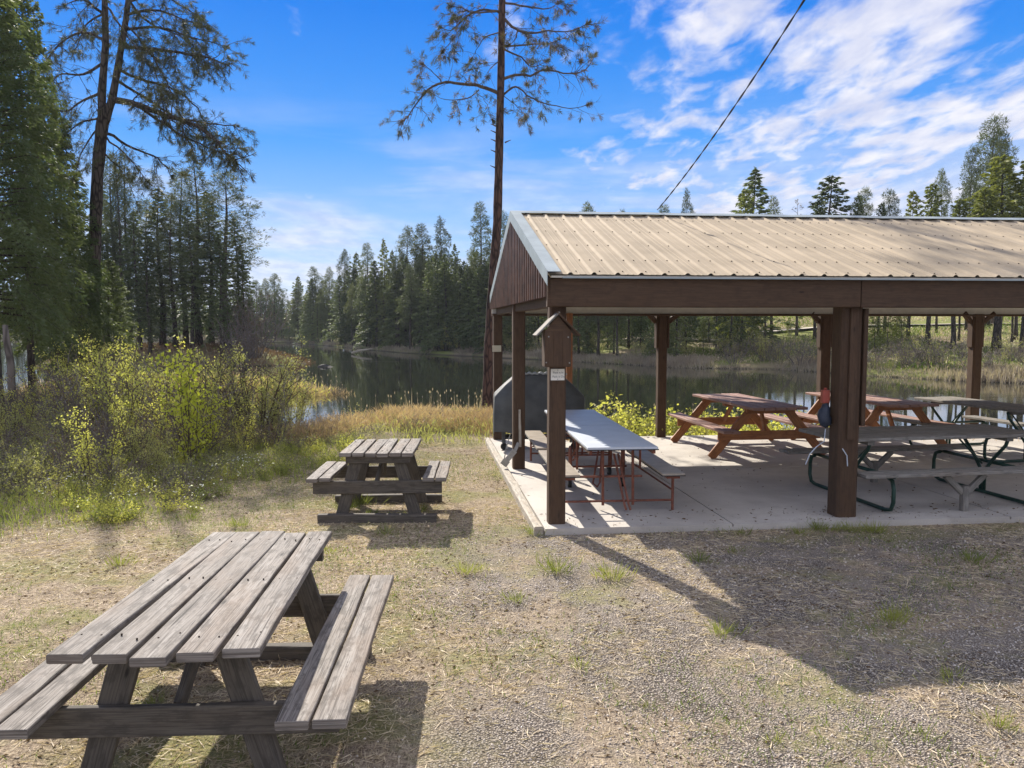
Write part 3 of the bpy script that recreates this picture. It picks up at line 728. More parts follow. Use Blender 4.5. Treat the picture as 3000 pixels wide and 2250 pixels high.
# ------------------------------------------------------------------ vegetation kit
def unit(a): return a/np.maximum(np.linalg.norm(a, axis=1, keepdims=True), 1e-9)
class Leaves:
    """many small diamond faces"""
    def __init__(s, seed=0): s.V = []; s.r = np.random.RandomState(seed); s.n = 0
    def add(s, C, D, L, W, base=False):
        C = np.asarray(C, float); n = len(C)
        if not n: return
        D = unit(np.asarray(D, float)); L = np.broadcast_to(L, (n,))[:, None]; W = np.broadcast_to(W, (n,))[:, None]
        S = unit(np.cross(D, s.r.normal(size=(n, 3))))
        if base: p0, p2, m_ = C, C+D*L, C+D*L*.5
        else: p0, p2, m_ = C-D*L/2, C+D*L/2, C
        s.V.append(np.stack([p0, m_+S*W/2, p2, m_-S*W/2], 1)); s.n += n
    def mesh(s, name, mat):
        V = np.concatenate(s.V).reshape(-1, 3); return npmesh(name, V, np.arange(len(V)).reshape(-1, 4), mat)
def curve(p0, d, L, droop, n, r, wob=.08):
    """a wobbly branch path"""
    pts = [Vector(p0)]; d = Vector(d).normalized()
    for i in range(n):
        d = (d+Vector((r.uniform(-wob, wob), r.uniform(-wob, wob), r.uniform(-wob, wob)-droop/n))).normalized(); pts.append(pts[-1]+d*(L/n))
    return pts
def conifer(kind, H, z0, Rm, nb, nl, ls, seed, lmat, bmat, tr=.16, p=.75, limb=True, lw=.4, lean=0., tops=1.):
    """fir: flat drooping sprays; pine: clumps near the branch ends. returns (trunk mesh, crown mesh)"""
    r = random.Random(seed); g = np.random.RandomState(seed); lv = Leaves(seed)
    tb = MB(seed); ax = lambda z: Vector((lean*z+.10*math.sin(z*.5+seed)*min(1, z/4), .08*math.sin(z*.4+seed*2), z))
    n = 10; tb.tube([ax(H*k/n*.985) for k in range(n+1)], [tr*(1-.93*k/n)*(1.25 if k == 0 else 1) for k in range(n+1)], 8)
    for i in range(nb):
        t = ((i+.5)/nb)**(.92 if kind == 'fir' else 1.0); z = z0+(H-z0)*t*.985
        a = i*2.39996+r.uniform(-.5, .5)
        if kind == 'fir': prof = (1-t)**p*.97+.03; Lb = Rm*prof*r.uniform(.62, 1.1); rise, droop = .12+.5*t, .55*(1-t)
        else: prof = min(1, .55+t*1.2)*(1-t)**(.55*tops)+.10; Lb = Rm*prof*r.uniform(.45, 1.15); rise, droop = .15+.45*t, .10
        o = ax(z); dx, dy = math.cos(a), math.sin(a)
        if limb and Lb > .4: tb.tube([o, o+Vector((dx*Lb*.5, dy*Lb*.5, Lb*(rise*.5-droop*.2))), o+Vector((dx*Lb*.93, dy*Lb*.93, Lb*(rise*.93-droop*.85)))], [max(.012, tr*.2*(1-t)+.008), .012, .004], 4, cap=False)
        m = max(4, int(nl*(Lb/Rm+.12)))
        if kind == 'fir':
            s_ = g.uniform(.10, 1, m)**.75; lat = g.uniform(-1, 1, m)*(.34*Lb*(1.15-s_)+.05); q = np.abs(lat)
            x = Lb*s_; zz_ = Lb*(rise*s_-droop*s_**2)-q*.35+g.normal(0, .03*Lb+.02, m)
            C = np.stack([o.x+dx*x-dy*lat, o.y+dy*x+dx*lat, o.z+zz_], 1)
            sg_ = np.sign(lat); D = np.stack([dx-dy*sg_*.9+g.normal(0, .3, m), dy+dx*sg_*.9+g.normal(0, .3, m), -.45+g.normal(0, .35, m)], 1)
            lv.add(C, D, ls*g.uniform(.7, 1.4, m), ls*lw*g.uniform(.7, 1.3, m))
        else:
            nc = max(2, int(m/14)); s_ = g.uniform(.35, 1.02, nc); lat = g.normal(0, .20*Lb+.05, nc)
            C0 = np.stack([o.x+dx*Lb*s_-dy*lat, o.y+dy*Lb*s_+dx*lat, o.z+Lb*(rise*s_-droop*s_**2)+g.normal(.05, .10*Lb+.03, nc)], 1)
            C = np.repeat(C0, 14, 0); D = g.normal(size=(len(C), 3))+np.array([dx*.5, dy*.5, .35])
            lv.add(C+unit(D)*ls*.25, D, ls*g.uniform(.7, 1.3, len(C)), ls*lw*.55, base=True)
    C = np.array([ax(H-.25*ls*k/2) for k in range(10)]); lv.add(C, g.normal(0, .5, (10, 3))+np.array([0, 0, 1.]), ls, ls*lw*.5)
    me = bpy.data.meshes.new('trunk'); me.from_pydata([tuple(v) for v in tb.v], [], tb.f); me.materials.append(MATS[bmat]); me.polygons.foreach_set('use_smooth', [True]*len(tb.f)); me.update()
    return me, lv.mesh('crown', lmat), H
def lean(e, a): e.rotation_euler = (a*.6, a, e.rotation_euler[2]); return e
def put_tree(proto, x, y, ztop, sxy=None, label='', group=None, name='conifer_tree', cat='tree', rz=None, z=None, seed=[0]):
    seed[0] += 1; r = random.Random(seed[0]*13)
    zb = hz(x, y)-.08 if z is None else z; k = (ztop-zb)/proto[2]
    e = empty(name, (x, y, zb), r.uniform(0, 6.28) if rz is None else rz, label, cat, group); q = k*(sxy or 1.) ; e.scale = (q, q, k)
    link('trunk', proto[0], e); link('crown', proto[1], e); return e

# far prototypes
FIR = [conifer('fir', 12, .8+.5*(i % 2), 2.3+.25*i, 95, 66, .30, 100+i, 'far_fir', 'dark_bark', .15, .8, limb=False) for i in range(4)]
PIN = [conifer('pine', 13, 3.6+i*.8, 2.1+.2*i, 72, 190, .30, 120+i, 'far_pine', 'dark_bark', .17, limb=True, lw=.26, tops=1.6) for i in range(4)]
LFIR = [conifer('fir', 9, .4, 2.5, 100, 60, .26, 140+i, 'light_fir', 'dark_bark', .13, .55, limb=False) for i in range(2)]
HFIR = [conifer('fir', 13, 5.2, 2.3, 80, 60, .30, 146+i, 'far_fir' if i == 0 else 'light_fir', 'dark_bark', .19, .6, limb=True) for i in range(2)]
SNAG = conifer('pine', 9, 3, 1.1, 26, 4, .12, 150, 'brown_needles', 'pale_bark', .10)

def far_y(x, y0=None):    # y of the far shoreline on the ray through this pixel
    return None
FXa, FYa = np.array(FX), np.array(FY)
def shore_hit(px):
    dx = (px-1500)/F_
    for y in np.arange(28, 260, .5):
        if y > float(np.interp(dx*y, FXa, FYa)): return y
    return 260
def zpx(py, y): return 2.2-(py-952)/F_*y
R_ = random.Random(77)
GW = {'a': 'dense wood across the lake at left', 'b': 'dense wood across the lake behind the tall pine', 'c': 'wood across the lake behind the pavilion', 'd': 'trees on the grassy hillside behind the right end of the pavilion', 'z': 'distant trees glimpsed beyond the left peninsula'}
LB = {'a': 'conifer in the dense wood across the lake left of the tall slim pine', 'b': 'dark conifer across the lake close behind the trunk of the tall pine',
      'c': 'dark conifer across the lake, seen under the left half of the roof', 'd': 'dark tall conifer on the hillside seen under the right half of the roof', 'z': 'distant conifer glimpsed between the trunks of the left peninsula'}
# (px, y of top, metres behind the waterline, proto, width, label)
TOPS = [(754, 823, 6, 'p', 1.2, 'low dark pine at the far left end of the opposite shore'), (781, 819, 5, 'p', .9, 'narrow pine at the left end of the opposite wood'),
 (808, 806, 7, 'p', 1.2, 'broad topped pine standing above the low wood at left'), (876, 810, 3, 'f', 1.1, 'bushy dark conifer with leaning trunks on the left of the opposite shore'),
 (925, 785, 5, 'p', 1.3, 'round topped pine above the left part of the opposite wood'), (967, 787, 6, 'p', .9, 'thin pine beside the round topped pine of the opposite wood'),
 (1012, 738, 5, 'p', .8, 'slim pine with a sparse spire, left of the highest trees of the wood'), (1046, 742, 7, 'f', 1.1, 'pointed fir right of the slim sparse pine'),
 (1079, 717, 3, 'p', 1., 'tall pine with a flat rounded crown on a long bare trunk'), (1127, 702, 4, 'f', .9, 'slender pointed fir rising in the middle of the opposite wood'),
 (1150, 735, 5, 'f', .8, 'smaller pointed fir just right of the slender one'), (1197, 672, 9, 'p', 1., 'tall pine, left one of the highest pair in the opposite wood'),
 (1238, 662, 8, 'p', 1.25, 'tall broad pine, right one of the highest pair in the opposite wood'), (1296, 643, 6, 'p', .85, 'tall slim open pine standing clear against the sky'),
 (1335, 717, 8, 'f', .9, 'pointed fir between the slim open pine and the pine by the roof'), (1360, 765, 7, 'f', .8, 'low fir left of the pine by the gable'),
 (1408, 600, 4, 'p', 1.1, 'tall ragged pine immediately left of the central trunk'), (1480, 628, 8, 'p', .8, 'pine crown peeping between the central trunk and the roof ridge'),
 (1723, 606, 8, 'p', 1., 'small pine top peeping over the left part of the ridge'), (1820, 625, 9, 'p', .5, 'tiny tree tip showing over the ridge'),
 (1941, 609, 8, 'p', .9, 'small pine top at the foot of the overhead cable'), (2006, 563, 12, 'p', .55, 'narrow upright pine top right of the overhead cable'),
 (2194, 500, 10, 'F', 1.25, 'broad bushy conifer crown above the middle of the roof'), (2172, 560, 6, 'l', .6, 'yellow green young conifer in front of the broad bushy crown'),
 (2257, 585, 12, 'p', .8, 'small pine right of the broad bushy crown'), (2329, 592, 12, 's', 1., 'bare dead snag standing above the ridge'),
 (2414, 523, 12, 'F', 1.15, 'pointed conifer right of the bare snag, above the ridge'), (2385, 590, 10, 'f', .8, 'lower dark fir tucked beside the pointed conifer'),
 (2502, 578, 13, 'f', .7, 'left one of two joined conifer tips above the ridge'), (2518, 562, 14, 'p', .7, 'right one of two joined conifer tips above the ridge'),
 (2590, 568, 14, 'p', .7, 'sparse pine top in the gap right of the two joined tips'), (2570, 600, 12, 'f', .6, 'low fir tip beside the sparse pine top'),
 (2660, 566, 12, 'l', .7, 'small greenish fir tip above the right part of the ridge'), (2715, 545, 10, 'l', .9, 'rounded brownish green conifer near the right tree group'),
 (2740, 510, 16, 'p', .55, 'thin pine spire behind the brownish green conifer'), (2790, 590, 9, 'l', .9, 'low light green conifer left of the big yellow green tree'),
 (2885, 360, 20, 'p', 1.05, 'tallest pine of the right group, dark open crown'), (2825, 445, 18, 'p', .6, 'slim pine on the left flank of the tallest right pine'),
 (2920, 465, 9, 'l', 1.35, 'big bushy yellow green conifer at the right, in front of the tallest pine'), (2860, 560, 8, 'l', 1.1, 'lower yellow green conifer at the foot of the right group'),
 (2995, 470, 9, 'l', 1., 'yellow green conifer cut by the right edge of the picture'), (2975, 560, 14, 'p', .8, 'dark pine between the two yellow green conifers at right'), (2905, 400, 24, 'p', .8, 'second dark pine close behind the tallest right pine')]
for i, (px, ty, back, kd, wd, lab) in enumerate(TOPS):
    y = shore_hit(px)+back; x = (px-1500)/F_*y
    pr = {'p': PIN[i % 4], 'f': FIR[i % 4], 'F': FIR[i % 2], 'l': LFIR[i % 2], 's': SNAG}[kd]
    if px > 2380 and kd in 'fFl': pr = HFIR[kd == 'l']
    if px > 2380 and kd == 'p': pr = PIN[3]
    put_tree(pr, x, y, zpx(ty, y), wd*{'p': 1.15, 'f': 1.0, 'F': 1.5, 'l': 1.2, 's': 1}[kd]*min(1.2, 10/max(6., zpx(ty, y))+.2), lab, name='bare_snag' if kd == 's' else 'conifer_tree', cat='dead tree' if kd == 's' else 'tree')
EX = [700, 770, 850, 920, 1000, 1080, 1150, 1240, 1330, 1400, 1500]; EY = [850, 845, 835, 815, 795, 770, 740, 720, 745, 715, 720]
for k in range(92):
    px = 690+(1500-690)*(k+R_.random())/92; y = shore_hit(px)+R_.choice((1.5, 3, 6, 9, 13)); x = (px-1500)/F_*y
    ty = float(np.interp(px, EX, EY))+R_.uniform(0, 75); z_ = 'a' if px < 1380 else 'b'
    pr = R_.choice(FIR*3+PIN[:2]); put_tree(pr, x, y, zpx(ty, y), R_.uniform(.9, 1.5), LB[z_], GW[z_])
for k in range(32):
    px = 1490+(2330-1490)*(k+R_.random())/40; y = shore_hit(px)+R_.choice((2, 4, 8, 12, 20)); x = (px-1500)/F_*y
    if 2210 < px and y-shore_hit(px) < 18: continue
    put_tree(R_.choice(FIR+PIN[:1]), x, y, zpx(R_.uniform(690, 790), y), R_.uniform(.8, 1.1), LB['c'], GW['c'])
for (px, back, ty) in ((2205, 9, 700), (2238, 8, 690), (2590, 22, 700), (2806, 12, 660), (2842, 14, 700), (2852, 8, 680), (2963, 13, 670), (2700, 30, 720), (2450, 24, 680), (2360, 26, 700), (2900, 30, 700), (2520, 9, 740)):
    y = shore_hit(px)+back; x = (px-1500)/F_*y
    put_tree(PIN[3] if px in (2450, 2360, 2700, 2900) else PIN[3], x, y, zpx(ty, y), .8, LB['d'], GW['d'])
for k in range(7):    # light green bushy trees on the right bank
    px = (2560, 2600, 2640, 2625, 2310, 2060, 2130)[k]; y = shore_hit(px)+(6, 7, 10, 14, 12, 5, 12)[k]; x = (px-1500)/F_*y
    put_tree(LFIR[k % 2], x, y, zpx((905, 895, 890, 900, 930, 940, 880)[k], y), .95, 'light green bushy young conifer on the far right bank under the roof', 'light green young conifers on the right bank')
for k in range(34):
    px = -20+(740)*(k+R_.random())/34; y = shore_hit(px)+R_.uniform(2, 12); x = (px-1500)/F_*y
    put_tree(R_.choice(FIR), x, y, zpx(R_.uniform(815, 870), y), 1.25, LB['z'], GW['z'])
# mass of wood behind the front rows
lv = Leaves(5); g = np.random.RandomState(5)
for k in range(190):
    px = g.uniform(-100, 2050); y = shore_hit(px)+g.uniform(16, 34); x = (px-1500)/F_*y; H = zpx(float(np.interp(px, [0, 700]+EX[1:]+[2400], [840, 850]+EY[1:]+[720]))+40+g.uniform(0, 60), y)
    z0 = hz(x, y); n = 170; s_ = g.uniform(0, 1, n); rr = (1-s_)**.8*H*.24*np.sqrt(g.uniform(.1, 1, n)); a = g.uniform(0, 6.28, n)
    lv.add(np.stack([x+rr*np.cos(a), y+rr*np.sin(a), z0+.3+s_*(H-z0-.3)], 1), np.stack([np.cos(a), np.sin(a), a*0-.5+g.normal(0, .3, n)], 1), g.uniform(.6, 1.2, n), g.uniform(.25, .5, n))
tag(link('distant_wood', lv.mesh('distant_wood', 'far_fir')), kind='stuff', label='deep dark conifer wood behind the front trees across the lake', cat='wood')

# peninsula trees at left
MP = [conifer('pine', 14, 3.2+i*1.2, 2.0+.25*i, 76, 230, .25, 160+i, 'far_pine', 'dark_bark', .20, lw=.24, tops=1.5) for i in range(3)]
MF = [conifer('fir', 13, 2.0, 2.1+.2*i, 108, 84, .25, 170+i, 'far_fir', 'dark_bark', .17, .7, lw=.36) for i in range(2)]
PEN = [(345, 455, 62, 0, .7), (362, 480, 61, 0, .6), (384, 465, 63, 0, .7), (408, 620, 60, 3, .9), (440, 590, 64, 1, .8), (478, 555, 62, 3, 1.1), (512, 575, 61, 1, .9),
       (543, 508, 63, 1, .85), (566, 610, 60, 4, .8), (585, 468, 62, 0, .95), (622, 565, 65, 4, 1.0), (668, 515, 61, 2, 1.15), (700, 640, 63, 4, .8), (320, 560, 66, 3, .9), (300, 640, 60, 4, .8), (715, 730, 62, 4, .7), (440, 700, 59, 4, .8), (650, 690, 59, 3, .7)]
for i, (px, ty, y, kd, wd) in enumerate(PEN):
    x = (px-1500)/F_*y; side = 'left part' if px < 430 else 'middle' if px < 560 else 'right part'; hh = 'tall' if ty < 520 else 'medium' if ty < 610 else 'short'
    pr = (MP+MF)[kd]; put_tree(pr, x, y, zpx(ty, y), wd*1.42, '%s dark %s in the %s of the left peninsula grove' % (hh, 'pine' if kd < 3 else 'fir', side), 'grove of conifers on the left peninsula')

# near firs at the left edge
NF = [conifer('fir', 15, 3.3, 3.6, 190, 330, .17, 180, 'near_fir_needles', 'dark_bark', .22, .62, lw=.30), conifer('fir', 12, 2.3, 2.9, 170, 300, .16, 181, 'near_fir_needles', 'dark_bark', .17, .62, lw=.30)]
for (px, y, ty, k, wd, lab) in ((-10, 18, -260, 0, .82, 'huge green fir filling the left edge of the picture'), (95, 21, -60, 1, .62, 'tall green fir just right of the one at the left edge'),
                                (175, 25, 300, 1, .85, 'green fir with a thin tip standing left of the big forked pine'), (235, 24, 620, 1, 1.0, 'short green fir at the foot of the big forked pine'), (325, 27, 760, 1, 1.05, 'small dark fir right of the forked pine trunk')):
    x = (px-1500)/F_*y; put_tree(NF[k], x, y, zpx(ty, y), wd, lab, name='fir_tree')

# ------------------------------------------------------------------ hand-laid pines
def limbs_tree(name, label, base, trunk_pts, trunk_r, limbs, seed, tuft_n, needle, bmat, lmats, twig_len, tuft_p, extra=None, sub=1.):
    e = empty(name, base, 0, label, 'tree'); r = random.Random(seed); g = np.random.RandomState(seed); O = Vector(base)
    b = MB(seed)
    for tp, tr_ in zip(trunk_pts, trunk_r):
        P_ = []; Q_ = []
        for k in range(len(tp)-1):
            for j in range(4): t = j/4; P_.append(Vector(tp[k]).lerp(Vector(tp[k+1]), t)-O); Q_.append(tr_[k]*(1-t)+tr_[k+1]*t)
        P_.append(Vector(tp[-1])-O); Q_.append(tr_[-1]); Q_ = [q*(1+.05*math.sin(i*1.9)) for i, q in enumerate(Q_)]
        b.tube(P_, Q_, 14)
    b.build('trunk', bmat, e, smooth=True)
    tb = MB(seed+1); L1 = [Leaves(seed), Leaves(seed+1)]
    def tuft(p, d, n=tuft_n):
        q = L1[0] if r.random() < .6 else L1[1]; D = g.normal(0, .55, (n, 3))+np.array(d)[None]*.9
        C = np.array(p)[None]-np.array(d)[None]*g.uniform(0, needle*.9, (n, 1)); q.add(C, D, needle*g.uniform(.6, 1.1, n), needle*.062, base=True)
    def twig(p, d, L, rad, depth):
        pts = curve(p, d, L, r.uniform(.1, .7), 4, r, .22); tb.tube([v-O for v in pts], [rad, rad*.8, rad*.6, rad*.45, rad*.3], 4, cap=False)
        dd = (pts[-1]-pts[-2]).normalized()
        if r.random() < tuft_p: tuft(pts[-1]-O, dd)
        if depth > 0:
            for k in range(r.randint(2, 4)):
                j = r.randint(1, 3); a = (pts[j+1]-pts[j]).normalized(); nd = (a*.7+Vector((r.uniform(-1, 1), r.uniform(-1, 1), r.uniform(-.9, .7)))).normalized(); twig(pts[j], nd, L*r.uniform(.35, .65), rad*.55, depth-1)
    for (pts, r0, dens) in limbs:
        pts = [Vector(p) for p in pts]; fine = []
        for k in range(len(pts)-1):
            for j in range(4):
                t = j/4; a0 = pts[max(k-1, 0)]; a1 = pts[k]; a2 = pts[k+1]; a3 = pts[min(k+2, len(pts)-1)]
                fine.append(.5*((2*a1)+(a2-a0)*t+(2*a0-5*a1+4*a2-a3)*t*t+(3*a1-a0-3*a2+a3)*t**3)+Vector((r.uniform(-.02, .02),)*3))
        fine.append(pts[-1]); n = len(fine)
        tb.tube([v-O for v in fine], [r0*(1-.82*k/(n-1)) for k in range(n)], 6, cap=False)
        Lt = sum((fine[k+1]-fine[k]).length for k in range(n-1)); m = int(Lt*dens*sub)
        for k in range(m):
            t = r.uniform(.14, .98)*(n-1); j = int(t); p = fine[j].lerp(fine[min(j+1, n-1)], t-j); a = (fine[min(j+1, n-1)]-fine[j]).normalized()
            d = (a*.6+Vector((r.uniform(-1, 1), r.uniform(-1, 1), r.uniform(-1, .8)))).normalized(); twig(p, d, twig_len*r.uniform(.5, 1.2)*(1-.35*t/n), max(.006, r0*.22), 1)
        for _ in range(3): tuft(fine[-1]-O, (fine[-1]-fine[-2]).normalized())
    if extra: extra(tb, twig, O)
    tb.build('branches', bmat if bmat == 'dark_bark' else 'twig_brown', e)
    for q, mt in zip(L1, lmats): link('needles', q.mesh('needles', mt), e)
    return e
def cp(x, y, yy=23.6): return gy(1100+x*.31646, y*.31646, yy)
base = (-.66, 23.6, hz(-.66, 23.6)-.15)
rr_ = random.Random(8)
def L_(pts, dy0, dy1): return [cp(x, y, 23.6+1.3*dy0+1.3*(dy1-dy0)*i/(len(pts)-1)) for i, (x, y) in enumerate(pts)]
CL = [(L_([(1150, 870), (980, 800), (830, 780), (650, 760), (500, 820), (400, 930), (300, 1080), (230, 1140)], 0, -.9), .055, 5), (L_([(610, 755), (540, 670), (430, 590)], -.5, -.9), .02, 5), (L_([(960, 830), (850, 910), (650, 920), (500, 850)], -.1, .6), .02, 5),
      (L_([(1150, 110), (1000, 90), (850, 150), (700, 280), (590, 250)], 0, .8), .04, 8), (L_([(850, 150), (790, 260), (700, 380), (620, 480)], .2, -.5), .02, 7), (L_([(1150, 100), (900, 120), (790, 70), (690, 60)], 0, -1.), .03, 8),
      (L_([(1180, 170), (1300, 270), (1450, 310), (1600, 285), (1800, 290), (1980, 210)], 0, -.9), .045, 7), (L_([(1310, 290), (1300, 360), (1220, 430)], -.2, -.4), .025, 4),
      (L_([(1180, 730), (1330, 690), (1440, 700), (1560, 650), (1800, 680), (1950, 640), (2040, 500)], 0, .9), .045, 6), (L_([(1180, 880), (1300, 800), (1400, 880), (1550, 950), (1800, 1000), (1990, 965)], 0, -.7), .032, 5),
      (L_([(1180, 450), (1350, 530), (1450, 620), (1600, 560)], 0, .7), .03, 7), (L_([(1150, 300), (1020, 340), (960, 420), (880, 560)], 0, .9), .022, 6), (L_([(1180, 20), (1400, 60), (1600, 80), (1690, 20)], 0, 1.), .035, 8),
      (L_([(1180, 430), (1450, 410), (1620, 400), (1700, 360)], 0, 1.3), .03, 8), (L_([(1150, 560), (1060, 640), (1040, 720)], 0, -.6), .018, 5), (L_([(950, 880), (1010, 930), (1100, 1130)], 0, -.3), .012, 4), (L_([(1180, 880), (1280, 960), (1390, 1080)], 0, -.4), .014, 5)]
def stubs(tb, twig, O):
    for (x, y, d) in ((1120, 1170, -1), (1120, 1230, -1), (1120, 1310, -1), (1200, 1320, 1), (1120, 1410, -1), (1115, 1555, -1)):
        p = Vector(cp(x, y)); tb.tube([p-O, p-O+Vector((d*.09, -.05, .03)), p-O+Vector((d*.17, -.06, .06))], [.025, .016, .008], 5)
    for k in range(26):     # crown continuing above the picture
        z = 12.3+k*.22; a = k*2.4; L = 2.3*(1-k/34); p = Vector((-.32, 23.6, z)); d = Vector((math.cos(a), math.sin(a), .25))
        pts = curve(p, d, L, -.2, 5, rr_, .12); tb.tube([v-O for v in pts], [.035, .03, .025, .02, .014, .008], 5, cap=False)
        for j in (2, 3, 4, 5, 5):
            for _ in range(2): twig(pts[j], Vector((rr_.uniform(-1, 1), rr_.uniform(-1, 1), rr_.uniform(-.4, .8))).normalized(), .6, .01, 1)
limbs_tree('pine_tree', 'tall slim pine with a bare trunk beside the left gable of the pavilion', base,
           [[base, gy(1428, 1195, 23.6), gy(1434, 1000, 23.6), gy(1442, 860, 23.6), gy(1457, 650, 23.6), gy(1462, 465, 23.6), gy(1468, 200, 23.6), gy(1471, 0, 23.6), (-.32, 23.6, 14.2), (-.29, 23.6, 18.)]],
           [[.24, .172, .155, .145, .132, .122, .105, .097, .08, .01]], CL, 21, 36, .18, 'pine_bark', ('pine_needles', 'brown_needles'), .95, .5, stubs)
def c1(x, y, yy=26.): return gy(x*.7234, y*.7234, yy)
def K_(pts, dy0, dy1): return [c1(x, y, 26.+dy0+(dy1-dy0)*i/(len(pts)-1)) for i, (x, y) in enumerate(pts)]
bb = (-13.95, 26., hz(-13.95, 26.)-.2)
BL = [(K_([(450, 400), (560, 425), (680, 470), (800, 510), (900, 600), (955, 660)], 0, -1.5), .11, 10), (K_([(560, 425), (720, 540), (830, 590), (940, 640)], -.3, 1.), .05, 9), (K_([(680, 470), (850, 500), (960, 510)], -.6, -.2), .04, 10), (K_([(460, 320), (600, 400), (740, 500), (820, 560)], 0, 2.), .05, 9),
      (K_([(470, 280), (600, 330), (700, 360), (800, 440), (850, 560)], 0, 1.5), .05, 8), (K_([(490, 190), (620, 200), (760, 220), (860, 240), (920, 265)], 0, -1.2), .06, 10), (K_([(500, 120), (640, 110), (780, 150), (920, 190)], 0, 1.), .05, 10),
      (K_([(510, 60), (620, 40), (720, 70), (840, 110)], 0, -1), .05, 10), (K_([(515, 10), (640, -20), (760, 40), (820, 80)], 0, 1.6), .04, 10), (K_([(420, 60), (340, 0), (260, 20)], 0, -1), .05, 9), (K_([(415, 160), (330, 130), (240, 180), (180, 260)], 0, 1.3), .05, 9), (K_([(410, 260), (340, 300), (250, 300), (200, 330)], 0, -1.3), .05, 9),
      (K_([(400, 380), (330, 410), (270, 450), (200, 440)], 0, 1.5), .05, 9), (K_([(400, 480), (320, 500), (240, 570)], 0, -1.), .04, 9), (K_([(440, 540), (540, 600), (640, 640), (700, 720)], 0, 1.5), .05, 8), (K_([(430, 560), (520, 640), (600, 740)], 0, -1.), .035, 8), (K_([(420, 620), (500, 700), (560, 830)], 0, .6), .03, 6),
      (K_([(500, 90), (580, 180), (660, 300), (700, 400)], 0, -1.9), .04, 9), (K_([(430, 20), (520, 150), (600, 260)], 0, -2.), .04, 9), (K_([(395, 520), (330, 620), (300, 740)], 0, -1.2), .03, 8), (K_([(410, 60), (350, 100), (300, 210)], 0, 2.), .04, 9), (K_([(520, 0), (600, 90), (760, 170), (790, 300)], 0, 2.2), .04, 9)]
limbs_tree('pine_tree', 'big forked pine with two stems at left, limbs reaching right over the lake', bb,
           [[bb, c1(370, 1450), c1(378, 1150), c1(385, 950), c1(395, 700), c1(412, 520), c1(425, 420)], [c1(415, 520), c1(412, 380), c1(428, 180), c1(424, 0), c1(424, -260)], [c1(424, 500), c1(455, 400), c1(480, 260), c1(510, 80), c1(520, -10), c1(535, -240)]],
           [[.32, .22, .20, .19, .18, .19, .15], [.14, .125, .105, .09, .04], [.13, .12, .105, .09, .08, .03]], BL, 31, 32, .19, 'dark_bark', ('pine_needles', 'pine_needles'), 1.15, .9, sub=.85)
tb_ = MB(9); p0 = gz(52, 1280, -.1); tb_.tube([Vector(p0)+Vector((.14*k/6*-1+.02*math.sin(k*2), 0, 2.3*k/6)) for k in range(7)], [.085, .08, .077, .074, .07, .065, .05], 12)
tag(tb_.build('dead_tree', 'pale_bark', smooth=True), 'pale bare tree trunk standing at the left edge behind the shrubs', 'dead tree')

# ------------------------------------------------------------------ shrubs
def shrub(H, Wd, stems, nl, ls, seed, lmat, bmat, lo=.25, lw=.6, up=1.6, spread=.35, side=(.2, 1.1)):
    r = random.Random(seed); g = np.random.RandomState(seed); b = MB(seed); lv = Leaves(seed)
    for i in range(stems):
        a = r.uniform(0, 6.28); q = Wd*.5*math.sqrt(r.random()); p0 = (math.cos(a)*q*spread, math.sin(a)*q*spread, 0); L = H*r.uniform(.55, 1.02)
        d = Vector((math.cos(a)*q/H*1.2, math.sin(a)*q/H*1.2, up*.6)); pts = curve(p0, d, L, r.uniform(-.1, .25), 6, r, .10)
        b.tube(pts, [.011*H*(1-.12*k)*.6 for k in range(7)], 4, cap=False); paths = [(pts, 1.)]
        for k in range(5):
            j = r.randint(1, 5); nd = Vector((r.uniform(-1, 1), r.uniform(-1, 1), r.uniform(*side))).normalized(); sp_ = curve(pts[j], nd, L*r.uniform(.18, .38), .1, 3, r, .15)
            b.tube(sp_, [.004*H, .0035*H, .003*H, .002*H], 3, cap=False); paths.append((sp_, .5))
        for pts, wt in paths:
            A = np.array([tuple(v) for v in pts]); m = max(3, int(nl/stems*wt/2.8)); cc = g.uniform(lo if wt == 1 else .1, 1, max(2, m//9)); t = np.clip(g.choice(cc, m)+g.normal(0, .03, m), 0, 1)*(len(A)-1.001); j = t.astype(int); f = (t-j)[:, None]
            C = A[j]*(1-f)+A[j+1]*f+g.normal(0, ls*1.1, (m, 3)); lv.add(C, g.normal(size=(m, 3))+np.array([0, 0, .4]), ls*g.uniform(.6, 1.3, m), ls*lw)
    me = bpy.data.meshes.new('stems'); me.from_pydata([tuple(v) for v in b.v], [], b.f); me.materials.append(MATS[bmat]); me.update()
    return me, lv.mesh('foliage', lmat), H
SP_ = dict(spread=.85, up=3.2, side=(.6, 1.8), lo=.2)
SH = [shrub(1.7, 1.3, 10, 1500, .044, 200, 'shrub_leaf', 'twig_brown', **SP_), shrub(1.7, 1.2, 9, 1300, .046, 201, 'olive_leaf', 'twig_brown', **SP_), shrub(1.6, 1.5, 14, 1000, .040, 202, 'olive_leaf', 'twig_grey', **SP_),
      shrub(1.8, 1.0, 8, 1300, .046, 203, 'shrub_leaf', 'twig_brown', **SP_), shrub(1.4, 1.6, 26, 500, .035, 204, 'dead_leaf', 'twig_grey', lo=.5), shrub(.8, 1.3, 34, 700, .035, 205, 'olive_leaf', 'twig_grey', spread=.7, lo=.3)]
ALD = shrub(2.6, 2.1, 28, 4600, .050, 210, 'olive_leaf', 'twig_brown', lo=.12)
MAP = shrub(1.9, .6, 8, 640, .075, 211, 'maple_leaf', 'twig_brown', lo=.42, lw=.75)
HERB = [shrub(.5, .7, 12, 420, .040, 212, 'weed_green', 'twig_brown', lo=.1), shrub(.45, .7, 12, 460, .036, 213, 'shrub_leaf', 'twig_brown', lo=.1)]
